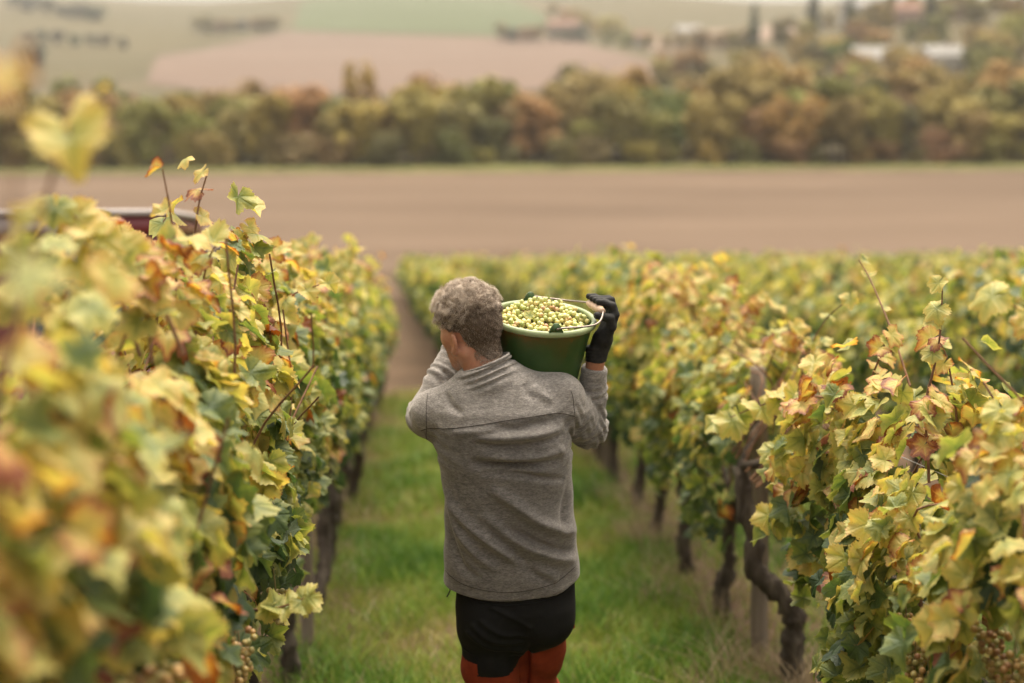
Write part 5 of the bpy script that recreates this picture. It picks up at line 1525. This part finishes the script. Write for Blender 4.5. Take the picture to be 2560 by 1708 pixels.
# scalp cap under the strands
def sd_cap(p):
    q = (p - HC.astype(np.float32)) @ HR
    f, l, u = q.T
    top = np.clip((u - 0.012 + 0.25 * np.clip(f, -1, 0.05)) / 0.05, 0, 1)
    d = smin(sd_head(p), sd_neck(p), 0.022) - (0.0016 + 0.0095 * top) - 0.002 * np.sin(f * 190 + 2 * np.sin(l * 150)) * top
    fl = np.interp(u, [-0.06, -0.02, 0.02, 0.06, 0.09], [0.010, 0.028, 0.044, 0.070, 0.078])
    bl = -0.110 + 1.25 * np.clip(f + 0.082, 0, 1)
    d = smax(d, f - fl, 0.012)
    d = smax(d, np.maximum(bl, np.where(f > -0.02, -0.035, -1)) - u, 0.012)
    e = ell(p, hp(-0.008, 0.085, -0.042), (0.028, 0.034, 0.042), HR); e2 = ell(p, hp(-0.008, -0.085, -0.042), (0.028, 0.034, 0.042), HR)
    return smax(smax(d, -e, 0.006), -e2, 0.006)
V, Q = surface_nets(sd_cap, (-0.27, -0.08, 1.54), (0.01, 0.20, 1.82), 0.004)
tp = np.clip((((V - HC) @ HR)[:, 2] - 0.0) / 0.05, 0, 1)
Cc = np.ones((len(V), 4)); Cc[:, 0] = 0.32 + 0.26 * tp
cap = link("scalp_hair", mesh_np("scalp_hair", V, Q, M_HAIR, True, {"hc": Cc}), hair)
# stubble beard on the jaw
selb = (d_head < 0.004) & (BODY_V[:, 2] > 1.48)
bv, bn = BODY_V[selb], BODY_N[selb]; bl = (bv - HC) @ HR
ok = (bl[:, 2] < -0.055) & (bl[:, 0] > -0.004) & ~((bl[:, 2] > -0.075) & (np.abs(bl[:, 1]) < 0.04))
HVx, HNx, loc = bv[ok], bn[ok], bl[ok]
idx = hg.integers(0, len(HVx), 3500)
V, F, Cc = strands(idx, 2, np.full(len(idx), 0.0028), np.full(len(idx), 0.00035), 0.8, np.tile(-hu, (len(idx), 1)) + hg.normal(0, 0.3, (len(idx), 3)), np.full(len(idx), 0.0004), 0.4, 0.68 + hg.normal(0, 0.12, len(idx)), None)
beard = link("beard", mesh_np("beard", V, F, M_HAIR, True, {"hc": Cc}), man); beard["kind"] = "stuff"

# ------------------------------------------------------------------ bucket
def bucket_mat():
    m, nt, out = new_mat("green_plastic"); L = nt.links
    tc = N(nt, "ShaderNodeTexCoord"); n1 = N(nt, "ShaderNodeTexNoise", Scale=9.0, Detail=6.0, Roughness=0.7); L.new(tc.outputs['Object'], n1.inputs['Vector'])
    r = ramp(nt, [(0.3, (0.020, 0.058, 0.014)), (0.62, (0.036, 0.084, 0.022)), (0.78, (0.075, 0.115, 0.045))], n1.outputs['Fac'])
    p = N(nt, "ShaderNodeBsdfPrincipled"); p.inputs['Specular IOR Level'].default_value = 0.45
    rr = N(nt, "ShaderNodeMapRange"); L.new(n1.outputs['Fac'], rr.inputs[0]); rr.inputs[3].default_value = 0.28; rr.inputs[4].default_value = 0.52; L.new(rr.outputs[0], p.inputs['Roughness'])
    L.new(r.outputs[0], p.inputs['Base Color']); p.inputs['Subsurface Weight'].default_value = 0.05
    L.new(p.outputs[0], out.inputs[0]); return m
M_BUCKET = bucket_mat()
M_RIMG = noise_mat("worn_bucket_rim", [(0.3, (0.20, 0.27, 0.12)), (0.7, (0.34, 0.38, 0.21))], 22, 5, 0.42, 0.5)
M_BAIL = noise_mat("bail_steel", [(0.3, (0.17, 0.135, 0.115)), (0.7, (0.33, 0.28, 0.25))], 40, 4, 0.42, 0.5, metallic=0.7)
M_GRIP = noise_mat("pale_wood_grip", [(0.3, (0.48, 0.32, 0.22)), (0.7, (0.62, 0.44, 0.32))], 30, 4, 0.5, 0.4, stretch=(1, 6, 1))
bn_ = Vector((0.061, -0.125, 0.990)).normalized()                # rim normal: tipped to the camera and to the right
BC = Vector(MAN) + Vector((0.091, 0.128, 1.676))
bq = Vector((0, 0, 1)).rotation_difference(bn_)
bucket = empty("bucket"); bucket.location = BC; bucket.rotation_mode = 'QUATERNION'; bucket.rotation_quaternion = bq
tag(bucket, "dark green plastic bucket full of pale grapes on the man's shoulder", "bucket")
def lathe(prof, n=64):
    V, F = [], []
    m = len(prof)
    for i in range(n):
        a = i / n * 2 * math.pi
        for r, z in prof: V.append((math.cos(a) * r, math.sin(a) * r, z))
    for i in range(n):
        for j in range(m - 1):
            a, b = i * m + j, ((i + 1) % n) * m + j
            F.append((a, b, b + 1, a + 1))
    return np.array(V), np.array(F)
RO, HB, RBt = 0.157, 0.285, 0.098
wall = [(0.001, -HB + 0.012), (RBt - 0.012, -HB + 0.012), (RBt - 0.004, -HB), (RBt, -HB + 0.004), (RBt + 0.006, -HB + 0.03)]
for t in np.linspace(0.15, 0.97, 9): wall.append((RBt + (RO - 0.008 - RBt) * t + 0.003, -HB + HB * t))
inner = [(r - 0.0035, z) for r, z in wall[4:]][::-1]
prof = [(0.001, -HB), (RBt - 0.006, -HB)] + wall[3:] + [(RO - 0.006, -0.006)] + [(RO - 0.0095, -0.006)] + inner + [(RBt - 0.006, -HB + 0.006), (0.001, -HB + 0.006)]
V, F = lathe(prof); link("wall", mesh_np("wall", V, F, M_BUCKET), bucket)
rim = [(RO - 0.010, -0.010), (RO - 0.004, -0.016), (RO + 0.003, -0.013), (RO + 0.005, -0.004), (RO + 0.001, 0.003), (RO - 0.006, 0.004), (RO - 0.011, -0.001), (RO - 0.010, -0.010)]
V, F = lathe(rim); link("rim", mesh_np("rim", V, F, M_RIMG), bucket)
def bloc(v): return bq.inverted() @ (Vector(MAN) + Vector(v) - BC)
lug_d = Vector((bloc((0.118, -0.02, 1.66))[0], bloc((0.118, -0.02, 1.66))[1], 0)).normalized()
lug_t = Vector((-lug_d.y, lug_d.x, 0))
lugs = []
for s in (1, -1):
    bm = bmesh.new()
    pr = [(-0.026, -0.004), (0.026, -0.004), (0.012, 0.022), (0.006, 0.029), (-0.006, 0.029), (-0.012, 0.022)]
    c = lug_d * (RO - 0.004) * s
    vs = [[bm.verts.new(c + lug_t * a + lug_d * s * w + Vector((0, 0, b))) for a, b in pr] for w in (-0.0045, 0.0045)]
    bm.faces.new(vs[0]); bm.faces.new(vs[1][::-1])
    for i in range(6): bm.faces.new([vs[0][i], vs[0][(i + 1) % 6], vs[1][(i + 1) % 6], vs[1][i]])
    bmesh.ops.bevel(bm, geom=bm.edges[:], offset=0.0015, segments=2, affect='EDGES')
    link("lug", bm_mesh("lug", bm, M_BUCKET, True), bucket)
    lugs.append(c + Vector((0, 0, 0.014)))
gl = bloc(GRIP_C); gd = (bq.inverted() @ Vector(GRIP_D)).normalized()
g0, g1 = gl - gd * 0.046, gl + gd * 0.046
bowf = lugs[1] + (g0 - lugs[1]) * 0.5 + Vector((0.026, 0.030, -0.010)) ; bown = lugs[0] + (g1 - lugs[0]) * 0.55 + Vector((0.035, -0.035, -0.004))
path = [lugs[1] - lug_d * 0.010, lugs[1] + lug_t * 0.0 + Vector((0.012, 0, 0.002)), bowf, g0, gl, g1, bown, lugs[0] + Vector((0.016, 0, 0.001)), lugs[0] + lug_d * 0.010]
bp = smooth_path([p[:] for p in path], 8)
tv, tf = tube_np(bp, 0.0030, 10); link("bail", mesh_np("bail", tv, tf, M_BAIL), bucket)
gp = [g0 + (g1 - g0) * t for t in np.linspace(0, 1, 7)]
tv, tf = tube_np(np.array([p[:] for p in gp]), np.array([0.0085, 0.0115, 0.0122, 0.0125, 0.0122, 0.0115, 0.0085]), 14); link("grip", mesh_np("grip", tv, tf, M_GRIP), bucket)

# ---- grapes heaped in the bucket: every bunch is a thing
gg = np.random.default_rng(33)
bunches = [(-0.085, 0.03, 0.002, "pale bunch at the left of the bucket close to the man's hair"), (-0.065, -0.075, -0.004, "green round bunch at the front left of the bucket"), (-0.03, 0.06, 0.016, "light green bunch at the back of the heap"),
           (0.0, 0.045, 0.030, "topmost pale bunch crowning the heap of grapes in the bucket"), (0.01, -0.02, 0.018, "bunch in the middle of the bucket"), (-0.01, -0.095, -0.008, "yellowish bunch at the front rim of the bucket"),
           (0.05, 0.055, 0.016, "pale bunch right of the crown of the heap"), (0.055, -0.04, 0.008, "golden bunch in the right middle of the bucket"), (0.105, 0.0, 0.004, "amber bunch at the right rim of the bucket beneath the handle"),
           (0.085, -0.065, -0.006, "amber bunch by the near handle lug"), (-0.105, -0.025, -0.004, "bunch at the far left rim of the bucket behind the head"), (0.0, 0.105, -0.002, "bunch at the far rim of the bucket"), (0.09, 0.07, -0.004, "bunch at the right rear of the bucket"), (-0.075, 0.085, -0.006, "bunch at the left rear of the bucket")]
allb = []
for bx, by, bz, lab in bunches:
    tilt = Euler((gg.uniform(-0.9, 0.9), gg.uniform(-0.9, 0.9), gg.uniform(0, 6.28))).to_matrix()
    n_want, pts, tries = 58, [], 0
    while len(pts) < n_want and tries < 2600:
        tries += 1
        d = gg.normal(size=3); d /= np.linalg.norm(d)
        q = np.array(tilt @ Vector(d * np.array([0.040, 0.046, 0.030]) * gg.uniform(0.35, 1.0) ** 0.5))
        w = q + np.array([bx, by, bz - 0.022])
        if np.hypot(w[0], w[1]) > RO - 0.022 - 0.2 * max(0, -w[2]) or w[2] < -0.06: continue
        if not allb or np.min(np.sum((np.array(allb) - w) ** 2, 1)) > 0.0118 ** 2: pts.append(q); allb.append(w)
    if len(pts) < 6: continue
    b = empty("grape_bunch"); tag(b, lab, "grapes", "grape bunches heaped in the bucket")
    wm = Matrix.LocRotScale(BC, bq, None) @ Matrix.Translation((bx, by, bz - 0.022))
    b.matrix_world = wm
    pts = np.array(pts)
    sv = [tube_np([[0, 0, 0.0], p * 0.85], [0.0014, 0.001], 4, False) for p in pts[::2]]
    V, F = join_np(sv); link("stem", mesh_np("stem", V, F, M_STEM), b)
    add_berries(b, pts, 0.0073, ME_BERRY_B, gg)

for (lx, ly, lz, sz, i, lab) in [(0.035, 0.085, 0.022, 0.040, 14, "small green leaf lying on the grapes at the back of the bucket"), (-0.04, -0.04, 0.014, 0.034, 22, "yellow-green leaf scrap among the grapes at the front of the bucket")]:
    lf = bpy.data.objects.new("vine_leaf", HI_MESH[i]); COL.objects.link(lf)
    lf.matrix_world = Matrix.LocRotScale(BC, bq, None) @ Matrix.Translation((lx, ly, lz)) @ Euler((0.4, -0.3, 2.0 + lx * 30)).to_matrix().to_4x4() @ Matrix.Scale(sz, 4)
    tag(lf, lab, "leaf", "leaf scraps on the picked grapes")

# ------------------------------------------------------------------ autumn haze
bm = bmesh.new(); box_bm(bm, -700, 900, -60, 1560, -14.5, 92)
m, nt, out = new_mat("autumn_haze")
pv = N(nt, "ShaderNodeVolumePrincipled", Density=0.00021); pv.inputs['Color'].default_value = (0.95, 0.92, 0.88, 1); pv.inputs['Anisotropy'].default_value = 0.2
nt.links.new(pv.outputs[0], out.inputs['Volume'])
hz = link("haze", bm_mesh("haze", bm, m))
tag(hz, "thin pale autumn haze over the valley and far hills", "haze", kind="stuff")
